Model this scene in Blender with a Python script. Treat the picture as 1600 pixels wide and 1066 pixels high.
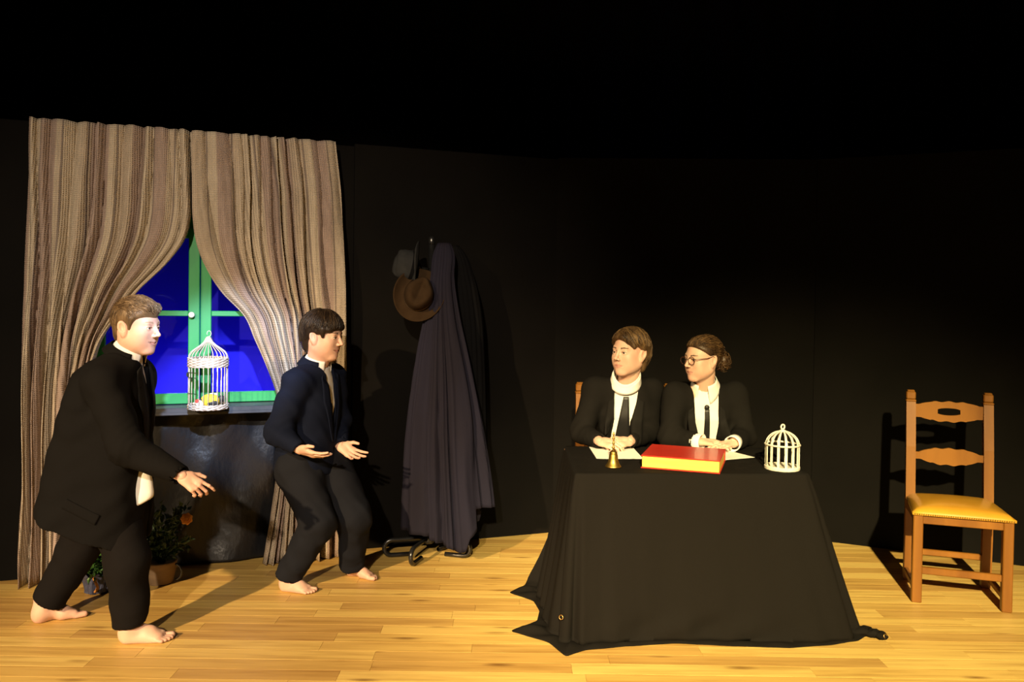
import bpy, math, random
import numpy as np
from mathutils import Vector, Matrix

for o in list(bpy.data.objects):
    bpy.data.objects.remove(o, do_unlink=True)
SC = bpy.context.scene
COL = SC.collection
random.seed(7)
RNG = np.random.default_rng(7)

# ------------------------------------------------------------------ camera
cam_d = bpy.data.cameras.new('camera')
cam = bpy.data.objects.new('camera', cam_d)
COL.objects.link(cam)
SC.camera = cam
cam_d.sensor_width = 36.0
cam_d.lens = 28.8
cam_d.shift_y = -0.024
cam_d.clip_start = 0.05
cam.location = (0, 0, 1.43)
cam.matrix_world = (Matrix.Translation((0, 0, 1.43)) @ Matrix.Rotation(math.radians(90 - 1.1), 4, 'X')
                    @ Matrix.Rotation(0.014, 4, 'Z'))

# ------------------------------------------------------------------ world, exposure
W = bpy.data.worlds.new('dark_hall')
SC.world = W
W.use_nodes = True
W.node_tree.nodes['Background'].inputs[0].default_value = (0.9, 0.75, 0.55, 1)
W.node_tree.nodes['Background'].inputs[1].default_value = 0.006
vs = SC.view_settings
vs.view_transform = 'Standard'
vs.look = 'None'
vs.gamma = 1.0
vs.use_curve_mapping = False
vs.exposure = 0.0

# ------------------------------------------------------------------ stage lights
def spot(name, loc, target, power, color, angle, blend, radius=0.08):
    d = bpy.data.lights.new(name, 'SPOT')
    d.energy = power
    d.color = color
    d.spot_size = math.radians(angle)
    d.spot_blend = blend
    d.shadow_soft_size = radius
    o = bpy.data.objects.new(name, d)
    COL.objects.link(o)
    o.location = loc
    o.rotation_euler = (Vector(target) - Vector(loc)).to_track_quat('-Z', 'Y').to_euler()
    return o

spot('stage_spot_right', (-0.1, -6.0, 5.0), (1.35, 3.3, 0.0), 16000, (1.0, 0.79, 0.39), 23, 1.0, 0.10)
spot('stage_spot_left', (-5.0, -5.0, 4.6), (-0.9, 3.5, 0.1), 8000, (1.0, 0.69, 0.36), 23, 1.0, 0.10)
spot('stage_spot_centre', (-0.9, -6.0, 4.8), (-1.3, 4.0, 0.9), 3600, (1.0, 0.80, 0.58), 25, 0.8, 0.10)
spot('cool_window_spot', (-0.25, 0.3, 3.1), (-1.46, 4.25, 1.03), 2150, (0.62, 0.74, 1.0), 12.2, 0.6, 0.05)

# ------------------------------------------------------------------ helpers: objects
ORIG = {}

def tag(o, label=None, cat=None, group=None, kind=None):
    if label: o['label'] = label
    if cat: o['category'] = cat
    if group: o['group'] = group
    if kind: o['kind'] = kind
    return o

def mk(name, vf, mat=None, parent=None, origin=None, smooth=False, uv=None, mats=None, midx=None):
    """vf = (verts, faces) in world space; the mesh is stored relative to its root's origin."""
    v, f = vf
    v = np.asarray(v, float)
    if parent is not None:
        org = ORIG[parent.name]
    else:
        org = np.array(origin if origin is not None else (0, 0, 0), float)
    me = bpy.data.meshes.new(name)
    fl = f.tolist() if isinstance(f, np.ndarray) else f
    me.from_pydata((v - org).tolist(), [], fl)
    for m in (mats or [mat]):
        me.materials.append(m)
    if midx is not None:
        me.polygons.foreach_set('material_index', np.asarray(midx, np.int32))
    if smooth:
        me.polygons.foreach_set('use_smooth', np.ones(len(me.polygons), bool))
    if uv is not None:
        lay = me.uv_layers.new(name='UVMap')
        li = np.zeros(len(me.loops), np.int32)
        me.loops.foreach_get('vertex_index', li)
        lay.data.foreach_set('uv', np.asarray(uv, np.float32)[li].ravel())
    me.update()
    o = bpy.data.objects.new(name, me)
    COL.objects.link(o)
    if parent is not None:
        o.parent = parent
    else:
        o.location = org
    ORIG[o.name] = org
    return o

def empty(name, loc):
    o = bpy.data.objects.new(name, None)
    o.empty_display_size = 0.05
    COL.objects.link(o)
    o.location = loc
    ORIG[o.name] = np.array(loc, float)
    return o

def join(*parts):
    V, Fs, n = [], [], 0
    for v, f in parts:
        v = np.asarray(v, float)
        V.append(v)
        Fs += [[i + n for i in q] for q in (f.tolist() if isinstance(f, np.ndarray) else f)]
        n += len(v)
    return np.concatenate(V), Fs

def unit(a):
    a = np.asarray(a, float)
    return a / np.linalg.norm(a)

def box(c, s, ax=None, bev=0.0):
    """box with chamfered edges; c centre, s full size, ax 3x3 rows = axes"""
    c = np.asarray(c, float); h = np.asarray(s, float) / 2
    A = np.eye(3) if ax is None else np.asarray(ax, float)
    b = min(bev, 0.45 * min(s))
    if b <= 0:
        v = np.array([[x, y, z] for x in (-1, 1) for y in (-1, 1) for z in (-1, 1)]) * h
        f = [[0, 1, 3, 2], [4, 6, 7, 5], [0, 4, 5, 1], [2, 3, 7, 6], [0, 2, 6, 4], [1, 5, 7, 3]]
        return v @ A + c, f
    v = []; idx = {}
    for x in (-1, 1):
        for y in (-1, 1):
            for z in (-1, 1):
                sg = np.array([x, y, z])
                for k in range(3):
                    p = sg * (h - b); p[k] = sg[k] * h[k]
                    idx[(x, y, z, k)] = len(v); v.append(p)
    f = []
    for k in range(3):
        i, j = (k + 1) % 3, (k + 2) % 3
        for s_ in (-1, 1):
            q = []
            for a, d in ((-1, -1), (1, -1), (1, 1), (-1, 1)):
                t = [0, 0, 0]; t[k] = s_; t[i] = a; t[j] = d
                q.append(idx[(*t, k)])
            f.append(q if s_ > 0 else q[::-1])
        for a in (-1, 1):
            for d in (-1, 1):
                t0 = [0, 0, 0]; t1 = [0, 0, 0]
                t0[i] = a; t0[j] = d; t0[k] = -1; t1[i] = a; t1[j] = d; t1[k] = 1
                q = [idx[(*t0, i)], idx[(*t1, i)], idx[(*t1, j)], idx[(*t0, j)]]
                f.append(q if a * d < 0 else q[::-1])
    for x in (-1, 1):
        for y in (-1, 1):
            for z in (-1, 1):
                q = [idx[(x, y, z, k)] for k in range(3)]
                f.append(q if x * y * z > 0 else q[::-1])
    return np.array(v) @ A + c, f

def tube(path, r, n=8, closed=False, caps=True):
    P = np.asarray(path, float)
    m = len(P)
    r = np.broadcast_to(np.asarray(r, float), (m,))
    T = np.gradient(P, axis=0) if not closed else np.roll(P, -1, 0) - np.roll(P, 1, 0)
    T /= np.linalg.norm(T, axis=1)[:, None] + 1e-12
    ref = np.array([0, 0, 1.0]) if abs(T[0][2]) < 0.9 else np.array([1.0, 0, 0])
    N = np.cross(T[0], ref); N /= np.linalg.norm(N)
    V = []
    for i in range(m):
        N = N - T[i] * (N @ T[i]); N /= np.linalg.norm(N) + 1e-12
        B = np.cross(T[i], N)
        for k in range(n):
            a = 2 * math.pi * k / n
            V.append(P[i] + r[i] * (math.cos(a) * N + math.sin(a) * B))
    Fs = []
    for i in range(m if closed else m - 1):
        j = (i + 1) % m
        for k in range(n):
            l = (k + 1) % n
            Fs.append([i * n + k, i * n + l, j * n + l, j * n + k])
    if caps and not closed:
        Fs.append(list(range(n))[::-1]); Fs.append([(m - 1) * n + k for k in range(n)])
    return np.array(V), Fs

def lathe(prof, c, n=24, ax=None):
    """prof list of (r, z); revolve about local z at c"""
    A = np.eye(3) if ax is None else np.asarray(ax, float)
    V = []; Fs = []
    for r, z in prof:
        for k in range(n):
            a = 2 * math.pi * k / n
            V.append([r * math.cos(a), r * math.sin(a), z])
    for i in range(len(prof) - 1):
        for k in range(n):
            l = (k + 1) % n
            Fs.append([i * n + k, i * n + l, (i + 1) * n + l, (i + 1) * n + k])
    Fs.append(list(range(n))[::-1]); Fs.append([(len(prof) - 1) * n + k for k in range(n)])
    return np.array(V) @ A + np.asarray(c, float), Fs

def grid(P, closed_u=False):
    """P (n,m,3) -> verts, faces"""
    n, m = P.shape[:2]
    Fs = []
    for i in range(n - 1):
        for j in range(m if closed_u else m - 1):
            k = (j + 1) % m
            Fs.append([i * m + j, i * m + k, (i + 1) * m + k, (i + 1) * m + j])
    return P.reshape(-1, 3), Fs

def thick(P, t):
    """grid sheet (n,m,3) -> closed thick sheet"""
    n, m = P.shape[:2]
    du = np.gradient(P, axis=1); dv = np.gradient(P, axis=0)
    N = np.cross(du, dv); N /= np.linalg.norm(N, axis=2)[:, :, None] + 1e-12
    v1, f1 = grid(P + N * t / 2); v2, f2 = grid(P - N * t / 2)
    k = n * m
    Fs = f1 + [[i + k for i in q[::-1]] for q in f2]
    rim = [j for j in range(m)] + [i * m + m - 1 for i in range(1, n)] + [(n - 1) * m + j for j in range(m - 2, -1, -1)] + [i * m for i in range(n - 2, 0, -1)]
    for a in range(len(rim)):
        b = (a + 1) % len(rim)
        Fs.append([rim[b], rim[a], rim[a] + k, rim[b] + k])
    return np.concatenate([v1, v2]), Fs

def prism(poly, holes, T, c, ax):
    """extruded outline (list of (x,z)) with optional single hole, thickness T along local y"""
    A = np.asarray(ax, float)
    n = len(poly)
    V = [[x, -T / 2, z] for x, z in poly] + [[x, T / 2, z] for x, z in poly]
    Fs = []
    for i in range(n):
        j = (i + 1) % n
        Fs.append([i, j, n + j, n + i])
    if holes is None:
        Fs.append(list(range(n))[::-1]); Fs.append(list(range(n, 2 * n)))
    else:
        b = 2 * n
        V += [[x, -T / 2, z] for x, z in holes] + [[x, T / 2, z] for x, z in holes]
        for i in range(n):
            j = (i + 1) % n
            Fs.append([b + j, b + i, b + n + i, b + n + j])
            Fs.append([j, i, b + i, b + j]); Fs.append([n + i, n + j, b + n + j, b + n + i])
    return np.array(V) @ A + np.asarray(c, float), Fs

def sm(x, xs, ys):
    """smooth interpolation through stations (cubic hermite)"""
    xs = np.asarray(xs, float); ys = np.asarray(ys, float)
    x = np.asarray(x, float)
    m = np.gradient(ys, xs)
    i = np.clip(np.searchsorted(xs, x) - 1, 0, len(xs) - 2)
    h = xs[i + 1] - xs[i]; t = np.clip((x - xs[i]) / h, 0, 1)
    return (ys[i] * (1 + 2 * t) * (1 - t) ** 2 + m[i] * h * t * (1 - t) ** 2 + ys[i + 1] * t * t * (3 - 2 * t) + m[i + 1] * h * t * t * (t - 1))

# ------------------------------------------------------------------ helpers: materials
def mat(name, col, rough=0.6, metal=0.0, noise=None, bump=None, spec=0.5, sheen=0.0, sss=0.0, coat=0.0, alpha=None):
    """noise = (scale, second colour, stretch xyz); bump = (scale, strength, distance, stretch)"""
    m = bpy.data.materials.new(name)
    m.use_nodes = True
    nt = m.node_tree; N = nt.nodes; L = nt.links
    b = N['Principled BSDF']
    b.inputs['Base Color'].default_value = (*col, 1)
    b.inputs['Roughness'].default_value = rough
    b.inputs['Metallic'].default_value = metal
    b.inputs['Specular IOR Level'].default_value = spec
    if sheen: b.inputs['Sheen Weight'].default_value = sheen
    if coat: b.inputs['Coat Weight'].default_value = coat
    if sss:
        b.inputs['Subsurface Weight'].default_value = sss
        b.inputs['Subsurface Radius'].default_value = (0.012, 0.005, 0.003)
        b.inputs['Subsurface Scale'].default_value = 0.5
    tc = N.new('ShaderNodeTexCoord')
    def field(scale, stretch, detail=4):
        mp = N.new('ShaderNodeMapping'); mp.inputs['Scale'].default_value = stretch
        L.new(tc.outputs['Object'], mp.inputs[0])
        nz = N.new('ShaderNodeTexNoise'); nz.inputs['Scale'].default_value = scale; nz.inputs['Detail'].default_value = detail
        L.new(mp.outputs[0], nz.inputs['Vector'])
        return nz
    if noise:
        nz = field(noise[0], noise[2])
        rp = N.new('ShaderNodeValToRGB')
        rp.color_ramp.elements[0].position = 0.35; rp.color_ramp.elements[0].color = (*noise[1], 1)
        rp.color_ramp.elements[1].position = 0.65; rp.color_ramp.elements[1].color = (*col, 1)
        L.new(nz.outputs[0], rp.inputs[0]); L.new(rp.outputs[0], b.inputs['Base Color'])
    if bump:
        nz = field(bump[0], bump[3], 6)
        bp = N.new('ShaderNodeBump'); bp.inputs['Strength'].default_value = bump[1]; bp.inputs['Distance'].default_value = bump[2]
        L.new(nz.outputs[0], bp.inputs['Height']); L.new(bp.outputs[0], b.inputs['Normal'])
    return m

ONE = (1, 1, 1)
M = {}
M['black_cloth'] = mat('black_cloth', (0.0080, 0.0070, 0.0063), 0.95, spec=0.06, bump=(9, 0.35, 0.02, (1, 1, 0.5)))
M['black_flat'] = mat('black_flat', (0.0062, 0.0056, 0.0050), 0.95, noise=(2.0, (0.0048, 0.0044, 0.004), ONE), bump=(3, 0.3, 0.03, (1, 1, 0.4)), spec=0.06)
M['black_suit'] = mat('black_suit', (0.0052, 0.0048, 0.0047), 0.9, spec=0.08, bump=(70, 0.2, 0.003, ONE))
M['black_suit_b'] = mat('black_suit_b', (0.0078, 0.0070, 0.0062), 0.9, spec=0.08, bump=(70, 0.2, 0.003, ONE))
M['lapel'] = mat('lapel', (0.0082, 0.0074, 0.0066), 0.8, spec=0.12, bump=(120, 0.1, 0.002, ONE))
M['navy_suit'] = mat('navy_suit', (0.0052, 0.0076, 0.0180), 0.88, spec=0.08, bump=(60, 0.2, 0.003, ONE))
M['charcoal'] = mat('charcoal', (0.0095, 0.0104, 0.0140), 0.88, spec=0.08, bump=(60, 0.2, 0.003, ONE))
M['brown_black'] = mat('brown_black', (0.0068, 0.0058, 0.0056), 0.9, spec=0.08, bump=(60, 0.2, 0.003, ONE))
M['shirt'] = mat('shirt', (0.74, 0.72, 0.68), 0.75, bump=(25, 0.25, 0.01, (1, 1, 0.4)), spec=0.25)
M['tie'] = mat('tie', (0.009, 0.009, 0.009), 0.45, bump=(200, 0.15, 0.002, ONE))
M['skin'] = mat('skin', (0.64, 0.41, 0.30), 0.5, noise=(9, (0.60, 0.35, 0.26), ONE), sss=0.12, spec=0.35)
M['lips'] = mat('lips', (0.48, 0.23, 0.18), 0.45, sss=0.1)
M['eye_white'] = mat('eye_white', (0.75, 0.72, 0.68), 0.2)
M['iris'] = mat('iris', (0.06, 0.04, 0.03), 0.15)
M['brow'] = mat('brow', (0.09, 0.05, 0.03), 0.8)
M['brow_light'] = mat('brow_light', (0.36, 0.22, 0.14), 0.8)
def hairmat(name, a, b):
    return mat(name, a, 0.42, noise=(38, b, (1, 1, 0.25)), bump=(150, 0.5, 0.004, (1, 1, 0.15)), spec=0.25)
M['hair_fair'] = hairmat('hair_fair', (0.155, 0.098, 0.047), (0.062, 0.038, 0.019))
M['hair_dark'] = hairmat('hair_dark', (0.024, 0.015, 0.009), (0.012, 0.0075, 0.005))
M['hair_brown'] = hairmat('hair_brown', (0.115, 0.066, 0.028), (0.045, 0.025, 0.012))
M['hair_curly'] = hairmat('hair_curly', (0.085, 0.046, 0.02), (0.030, 0.016, 0.008))
M['wood_chair'] = mat('wood_chair', (0.255, 0.105, 0.016), 0.42, noise=(7, (0.155, 0.058, 0.009), (1, 1, 0.12)), bump=(40, 0.1, 0.003, (1, 1, 0.1)), spec=0.22)
M['leather'] = mat('leather', (0.58, 0.30, 0.028), 0.32, noise=(6, (0.50, 0.245, 0.022), ONE), bump=(90, 0.12, 0.002, ONE), coat=0.25)
M['brass'] = mat('brass', (0.55, 0.37, 0.10), 0.42, 1.0, noise=(20, (0.38, 0.25, 0.06), ONE))
M['brass_nail'] = mat('brass_nail', (0.45, 0.28, 0.10), 0.4, 1.0)
M['book_red'] = mat('book_red', (0.52, 0.028, 0.016), 0.38, noise=(9, (0.42, 0.02, 0.012), ONE), bump=(140, 0.1, 0.002, ONE), coat=0.2)
M['book_pages'] = mat('book_pages', (0.86, 0.56, 0.10), 0.7, noise=(60, (0.74, 0.44, 0.06), (0.1, 0.1, 6)), bump=(200, 0.3, 0.002, (0.05, 0.05, 6)))
M['paper'] = mat('paper', (0.86, 0.84, 0.78), 0.8, spec=0.2)
M['white_metal'] = mat('white_metal', (0.72, 0.70, 0.63), 0.5, noise=(14, (0.62, 0.59, 0.50), ONE))
M['wicker'] = mat('wicker', (0.66, 0.58, 0.50), 0.6, noise=(40, (0.5, 0.42, 0.34), ONE))
M['wire'] = mat('wire', (0.04, 0.06, 0.04), 0.4, 0.8)
M['toy_yellow'] = mat('toy_yellow', (0.78, 0.58, 0.04), 0.7)
M['toy_white'] = mat('toy_white', (0.8, 0.8, 0.8), 0.7)
M['toy_black'] = mat('toy_black', (0.02, 0.02, 0.02), 0.6)
M['toy_red'] = mat('toy_red', (0.6, 0.05, 0.04), 0.6)
M['toy_beak'] = mat('toy_beak', (0.7, 0.62, 0.5), 0.5)
M['green_paint'] = mat('green_paint', (0.022, 0.30, 0.085), 0.45, noise=(5, (0.017, 0.24, 0.065), (1, 1, 0.3)), bump=(30, 0.2, 0.004, (1, 1, 0.2)))
M['knob'] = mat('knob', (0.75, 0.72, 0.62), 0.35)
M['sill'] = mat('sill', (0.055, 0.058, 0.066), 0.5, noise=(8, (0.035, 0.037, 0.044), (1, 3, 1)), bump=(20, 0.2, 0.004, ONE))
M['plastic_drape'] = mat('plastic_drape', (0.0075, 0.008, 0.010), 0.33, spec=0.42, bump=(7, 0.5, 0.03, (1, 1, 0.6)))
M['blue_cloth'] = mat('blue_cloth', (0.03, 0.022, 0.55), 0.9, spec=0.05)
M['coat_navy'] = mat('coat_navy', (0.0135, 0.0130, 0.0245), 0.85, noise=(6, (0.0110, 0.0100, 0.0165), (1, 1, 0.2)), bump=(14, 0.4, 0.01, (1, 1, 0.25)), spec=0.1)
M['coat_black'] = mat('coat_black', (0.004, 0.004, 0.0045), 0.9, spec=0.08)
M['coat_button'] = mat('coat_button', (0.35, 0.30, 0.22), 0.4)
M['black_metal'] = mat('black_metal', (0.012, 0.012, 0.012), 0.25, spec=0.6)
M['hat_grey'] = mat('hat_grey', (0.025, 0.026, 0.027), 0.95, noise=(30, (0.020, 0.021, 0.022), ONE), spec=0.1)
M['hat_brown'] = mat('hat_brown', (0.032, 0.019, 0.009), 0.95, noise=(30, (0.026, 0.015, 0.007), ONE), spec=0.1)
M['hat_cord'] = mat('hat_cord', (0.10, 0.065, 0.035), 0.8)
M['leaf'] = mat('leaf', (0.05, 0.16, 0.025), 0.5, noise=(12, (0.02, 0.075, 0.02), ONE))
M['leaf_dark'] = mat('leaf_dark', (0.018, 0.06, 0.02), 0.5, noise=(12, (0.01, 0.03, 0.014), ONE))
M['stem'] = mat('stem', (0.03, 0.06, 0.02), 0.7)
M['rose'] = mat('rose', (0.75, 0.36, 0.05), 0.6, noise=(40, (0.6, 0.2, 0.03), ONE))
M['foil'] = mat('foil', (0.06, 0.075, 0.16), 0.4, 0.2, bump=(30, 0.6, 0.01, ONE))
M['ribbon'] = mat('ribbon', (0.55, 0.25, 0.06), 0.5)
M['pot'] = mat('pot', (0.26, 0.17, 0.09), 0.7, noise=(8, (0.2, 0.13, 0.07), (1, 1, 5)))
M['glasses'] = mat('glasses', (0.05, 0.022, 0.014), 0.25)
M['subfloor'] = mat('subfloor', (0.10, 0.055, 0.022), 0.7)
M['table_wood'] = mat('table_wood', (0.25, 0.13, 0.06), 0.5)

def glass_mat(name, tint=(1, 1, 1), fixed=None):
    m = bpy.data.materials.new(name); m.use_nodes = True
    nt = m.node_tree; N = nt.nodes; L = nt.links
    N.remove(N['Principled BSDF'])
    fr = N.new('ShaderNodeFresnel'); fr.inputs[0].default_value = 1.45
    t = N.new('ShaderNodeBsdfTransparent'); t.inputs[0].default_value = (*tint, 1)
    g = N.new('ShaderNodeBsdfGlossy'); g.inputs['Roughness'].default_value = 0.02
    mx = N.new('ShaderNodeMixShader')
    if fixed is None: L.new(fr.outputs[0], mx.inputs[0])
    else: mx.inputs[0].default_value = fixed
    L.new(t.outputs[0], mx.inputs[1]); L.new(g.outputs[0], mx.inputs[2])
    L.new(mx.outputs[0], N['Material Output'].inputs[0])
    return m
M['glass'] = glass_mat('window_glass', (0.92, 0.95, 0.95))
M['lens'] = glass_mat('spectacle_lens', (0.97, 0.97, 0.97), 0.06)

def plank_mat():
    m = bpy.data.materials.new('oak_plank'); m.use_nodes = True
    nt = m.node_tree; N = nt.nodes; L = nt.links; b = N['Principled BSDF']
    oi = N.new('ShaderNodeObjectInfo'); geo = N.new('ShaderNodeNewGeometry')
    off = N.new('ShaderNodeVectorMath'); off.operation = 'ADD'
    sc = N.new('ShaderNodeVectorMath'); sc.operation = 'SCALE'; sc.inputs[3].default_value = 37.0
    cb = N.new('ShaderNodeCombineXYZ')
    L.new(oi.outputs['Random'], cb.inputs[0]); L.new(oi.outputs['Random'], cb.inputs[2])
    L.new(cb.outputs[0], sc.inputs[0]); L.new(geo.outputs['Position'], off.inputs[0]); L.new(sc.outputs[0], off.inputs[1])
    mp = N.new('ShaderNodeMapping'); mp.inputs['Scale'].default_value = (1.3, 22, 1)
    L.new(off.outputs[0], mp.inputs[0])
    nz = N.new('ShaderNodeTexNoise'); nz.inputs['Scale'].default_value = 1.6; nz.inputs['Detail'].default_value = 6; nz.inputs['Roughness'].default_value = 0.6
    L.new(mp.outputs[0], nz.inputs['Vector'])
    # base tone per plank
    r1 = N.new('ShaderNodeValToRGB'); e = r1.color_ramp.elements
    e[0].position = 0.0; e[0].color = (0.49, 0.295, 0.085, 1)
    e[1].position = 1.0; e[1].color = (0.71, 0.50, 0.150, 1)
    e2 = r1.color_ramp.elements.new(0.4); e2.color = (0.63, 0.415, 0.115, 1)
    L.new(oi.outputs['Random'], r1.inputs[0])
    r2 = N.new('ShaderNodeValToRGB'); e = r2.color_ramp.elements
    e[0].position = 0.30; e[0].color = (0.66, 0.58, 0.50, 1); e[1].position = 0.56; e[1].color = (1, 1, 1, 1)
    L.new(nz.outputs[0], r2.inputs[0])
    mx = N.new('ShaderNodeMix'); mx.data_type = 'RGBA'; mx.blend_type = 'MULTIPLY'; mx.inputs[0].default_value = 0.9
    L.new(r1.outputs[0], mx.inputs[6]); L.new(r2.outputs[0], mx.inputs[7])
    # knots
    mp2 = N.new('ShaderNodeMapping'); mp2.inputs['Scale'].default_value = (2.2, 9, 1)
    L.new(off.outputs[0], mp2.inputs[0])
    vo = N.new('ShaderNodeTexVoronoi'); vo.inputs['Scale'].default_value = 1.0
    L.new(mp2.outputs[0], vo.inputs['Vector'])
    nd = N.new('ShaderNodeMath'); nd.operation = 'MULTIPLY_ADD'; nd.inputs[1].default_value = 0.22
    L.new(nz.outputs[0], nd.inputs[0]); L.new(vo.outputs['Distance'], nd.inputs[2])
    r3 = N.new('ShaderNodeValToRGB'); e = r3.color_ramp.elements
    e[0].position = 0.13; e[0].color = (0.24, 0.14, 0.09, 1); e[1].position = 0.27; e[1].color = (1, 1, 1, 1)
    L.new(nd.outputs[0], r3.inputs[0])
    mx2 = N.new('ShaderNodeMix'); mx2.data_type = 'RGBA'; mx2.blend_type = 'MULTIPLY'; mx2.inputs[0].default_value = 0.8
    L.new(mx.outputs[2], mx2.inputs[6]); L.new(r3.outputs[0], mx2.inputs[7])
    L.new(mx2.outputs[2], b.inputs['Base Color'])
    b.inputs['Roughness'].default_value = 0.42
    b.inputs['Specular IOR Level'].default_value = 0.4
    return m
M['plank'] = plank_mat()

def curtain_mat():
    """striped hand-woven cloth: bands of beige, taupe and mauve across U, weave relief"""
    m = bpy.data.materials.new('striped_weave'); m.use_nodes = True
    nt = m.node_tree; N = nt.nodes; L = nt.links; b = N['Principled BSDF']
    uv = N.new('ShaderNodeUVMap')
    sp = N.new('ShaderNodeSeparateXYZ'); L.new(uv.outputs[0], sp.inputs[0])
    fr = N.new('ShaderNodeMath'); fr.operation = 'FRACT'
    ml = N.new('ShaderNodeMath'); ml.operation = 'MULTIPLY'; ml.inputs[1].default_value = 1.55
    L.new(sp.outputs[0], ml.inputs[0]); L.new(ml.outputs[0], fr.inputs[0])
    rp = N.new('ShaderNodeValToRGB'); rp.color_ramp.interpolation = 'LINEAR'
    lt, md_, mv, dk = (0.50, 0.43, 0.335), (0.45, 0.375, 0.29), (0.36, 0.28, 0.24), (0.12, 0.095, 0.095)
    bands = [(0, lt), (.115, md_), (.125, dk), (.135, md_), (.145, mv), (.29, mv), (.30, lt), (.37, lt), (.378, dk), (.386, md_), (.52, md_), (.53, mv), (.62, (0.29, 0.22, 0.18)),
             (.63, lt), (.70, lt), (.708, dk), (.716, mv), (.83, mv), (.84, lt), (.895, md_), (.905, dk), (.915, lt)]
    e = rp.color_ramp.elements
    e[0].position = bands[0][0]; e[0].color = (*bands[0][1], 1)
    e[1].position = bands[-1][0]; e[1].color = (*bands[-1][1], 1)
    for p, c in bands[1:-1]:
        q = e.new(p); q.color = (*c, 1)
    L.new(fr.outputs[0], rp.inputs[0])
    def wave(axis, scale):
        w = N.new('ShaderNodeTexWave'); w.wave_type = 'BANDS'; w.bands_direction = axis; w.inputs['Scale'].default_value = scale
        w.inputs['Distortion'].default_value = 1.2; w.inputs['Detail'].default_value = 2
        L.new(uv.outputs[0], w.inputs['Vector']); return w
    w1 = wave('X', 34); w2 = wave('Y', 34)
    ad = N.new('ShaderNodeMath'); ad.operation = 'MULTIPLY'
    L.new(w1.outputs['Fac'], ad.inputs[0]); L.new(w2.outputs['Fac'], ad.inputs[1])
    mp = N.new('ShaderNodeMapping'); mp.inputs['Scale'].default_value = (45, 9, 1); L.new(uv.outputs[0], mp.inputs[0])
    nz = N.new('ShaderNodeTexNoise'); nz.inputs['Scale'].default_value = 1; nz.inputs['Detail'].default_value = 5; L.new(mp.outputs[0], nz.inputs['Vector'])
    r2 = N.new('ShaderNodeValToRGB'); ee = r2.color_ramp.elements
    ee[0].position = 0.3; ee[0].color = (0.84, 0.82, 0.80, 1); ee[1].position = 0.7; ee[1].color = (1.06, 1.05, 1.04, 1)
    L.new(nz.outputs[0], r2.inputs[0])
    mx = N.new('ShaderNodeMix'); mx.data_type = 'RGBA'; mx.blend_type = 'MULTIPLY'; mx.inputs[0].default_value = 1.0
    L.new(rp.outputs[0], mx.inputs[6]); L.new(r2.outputs[0], mx.inputs[7])
    L.new(mx.outputs[2], b.inputs['Base Color'])
    bp = N.new('ShaderNodeBump'); bp.inputs['Strength'].default_value = 0.7; bp.inputs['Distance'].default_value = 0.006
    L.new(ad.outputs[0], bp.inputs['Height']); L.new(bp.outputs[0], b.inputs['Normal'])
    b.inputs['Roughness'].default_value = 0.9; b.inputs['Specular IOR Level'].default_value = 0.15
    return m
M['curtain'] = curtain_mat()

# ================================================================== STRUCTURE
# floor: slab + laid planks
floor = mk('floor', box((0, 3.2, -0.045), (11, 7.6, 0.05)), M['subfloor'], origin=(0, 3.2, -0.02))
tag(floor, 'yellow oak laminate stage floor laid in narrow strips', kind='structure')
PW = 0.088
plank_meshes = {}
def plank_mesh(length):
    if length not in plank_meshes:
        v, f = box((0, 0, -0.010), (length - 0.0006, PW - 0.0004, 0.02), bev=0.0006)
        me = bpy.data.meshes.new('plank'); me.from_pydata(v.tolist(), [], f); me.materials.append(M['plank'])
        plank_meshes[length] = me
    return plank_meshes[length]
LENS = [0.62, 0.78, 0.94, 1.1]
y = 2.55
row = 0
while y < 5.25:
    half = 0.66 * (y + 0.3) + 0.35
    x = -half - random.random() * 0.8
    while x < half:
        l = random.choice(LENS)
        o = bpy.data.objects.new('plank', plank_mesh(l)); COL.objects.link(o)
        o.parent = floor
        o.location = (x + l / 2, y - 3.2, 0.02)
        x += l
    y += PW
    row += 1
far_v = []
mk('plank_field', join(box((-4.1, 4.6, -0.010), (1.6, 3.2, 0.02)), box((4.35, 4.6, -0.010), (1.3, 3.2, 0.02)), box((0, 5.95, -0.010), (9, 1.3, 0.02)), box((0, 1.0, -0.010), (8, 3.0, 0.02))), M['plank'], floor)['kind'] = 'stuff'

# left flat, in its own frame: u along, w towards the audience, z up
W0 = np.array([-2.399, 4.018]); DU = unit((1.485, 0.549)); DN = np.array([DU[1], -DU[0]])
def LW(u, w, z):
    u, w, z = np.broadcast_arrays(np.asarray(u, float), np.asarray(w, float), np.asarray(z, float))
    return np.stack([W0[0] + DU[0] * u + DN[0] * w, W0[1] + DU[1] * u + DN[1] * w, z], -1)
AXL = np.array([[DU[0], DU[1], 0], [-DN[0], -DN[1], 0], [0, 0, 1]])
def lbox(u0, u1, w0, w1, z0, z1, bev=0.0):
    return box(LW((u0 + u1) / 2, (w0 + w1) / 2, (z0 + z1) / 2), (u1 - u0, w1 - w0, z1 - z0), AXL, bev)

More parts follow.
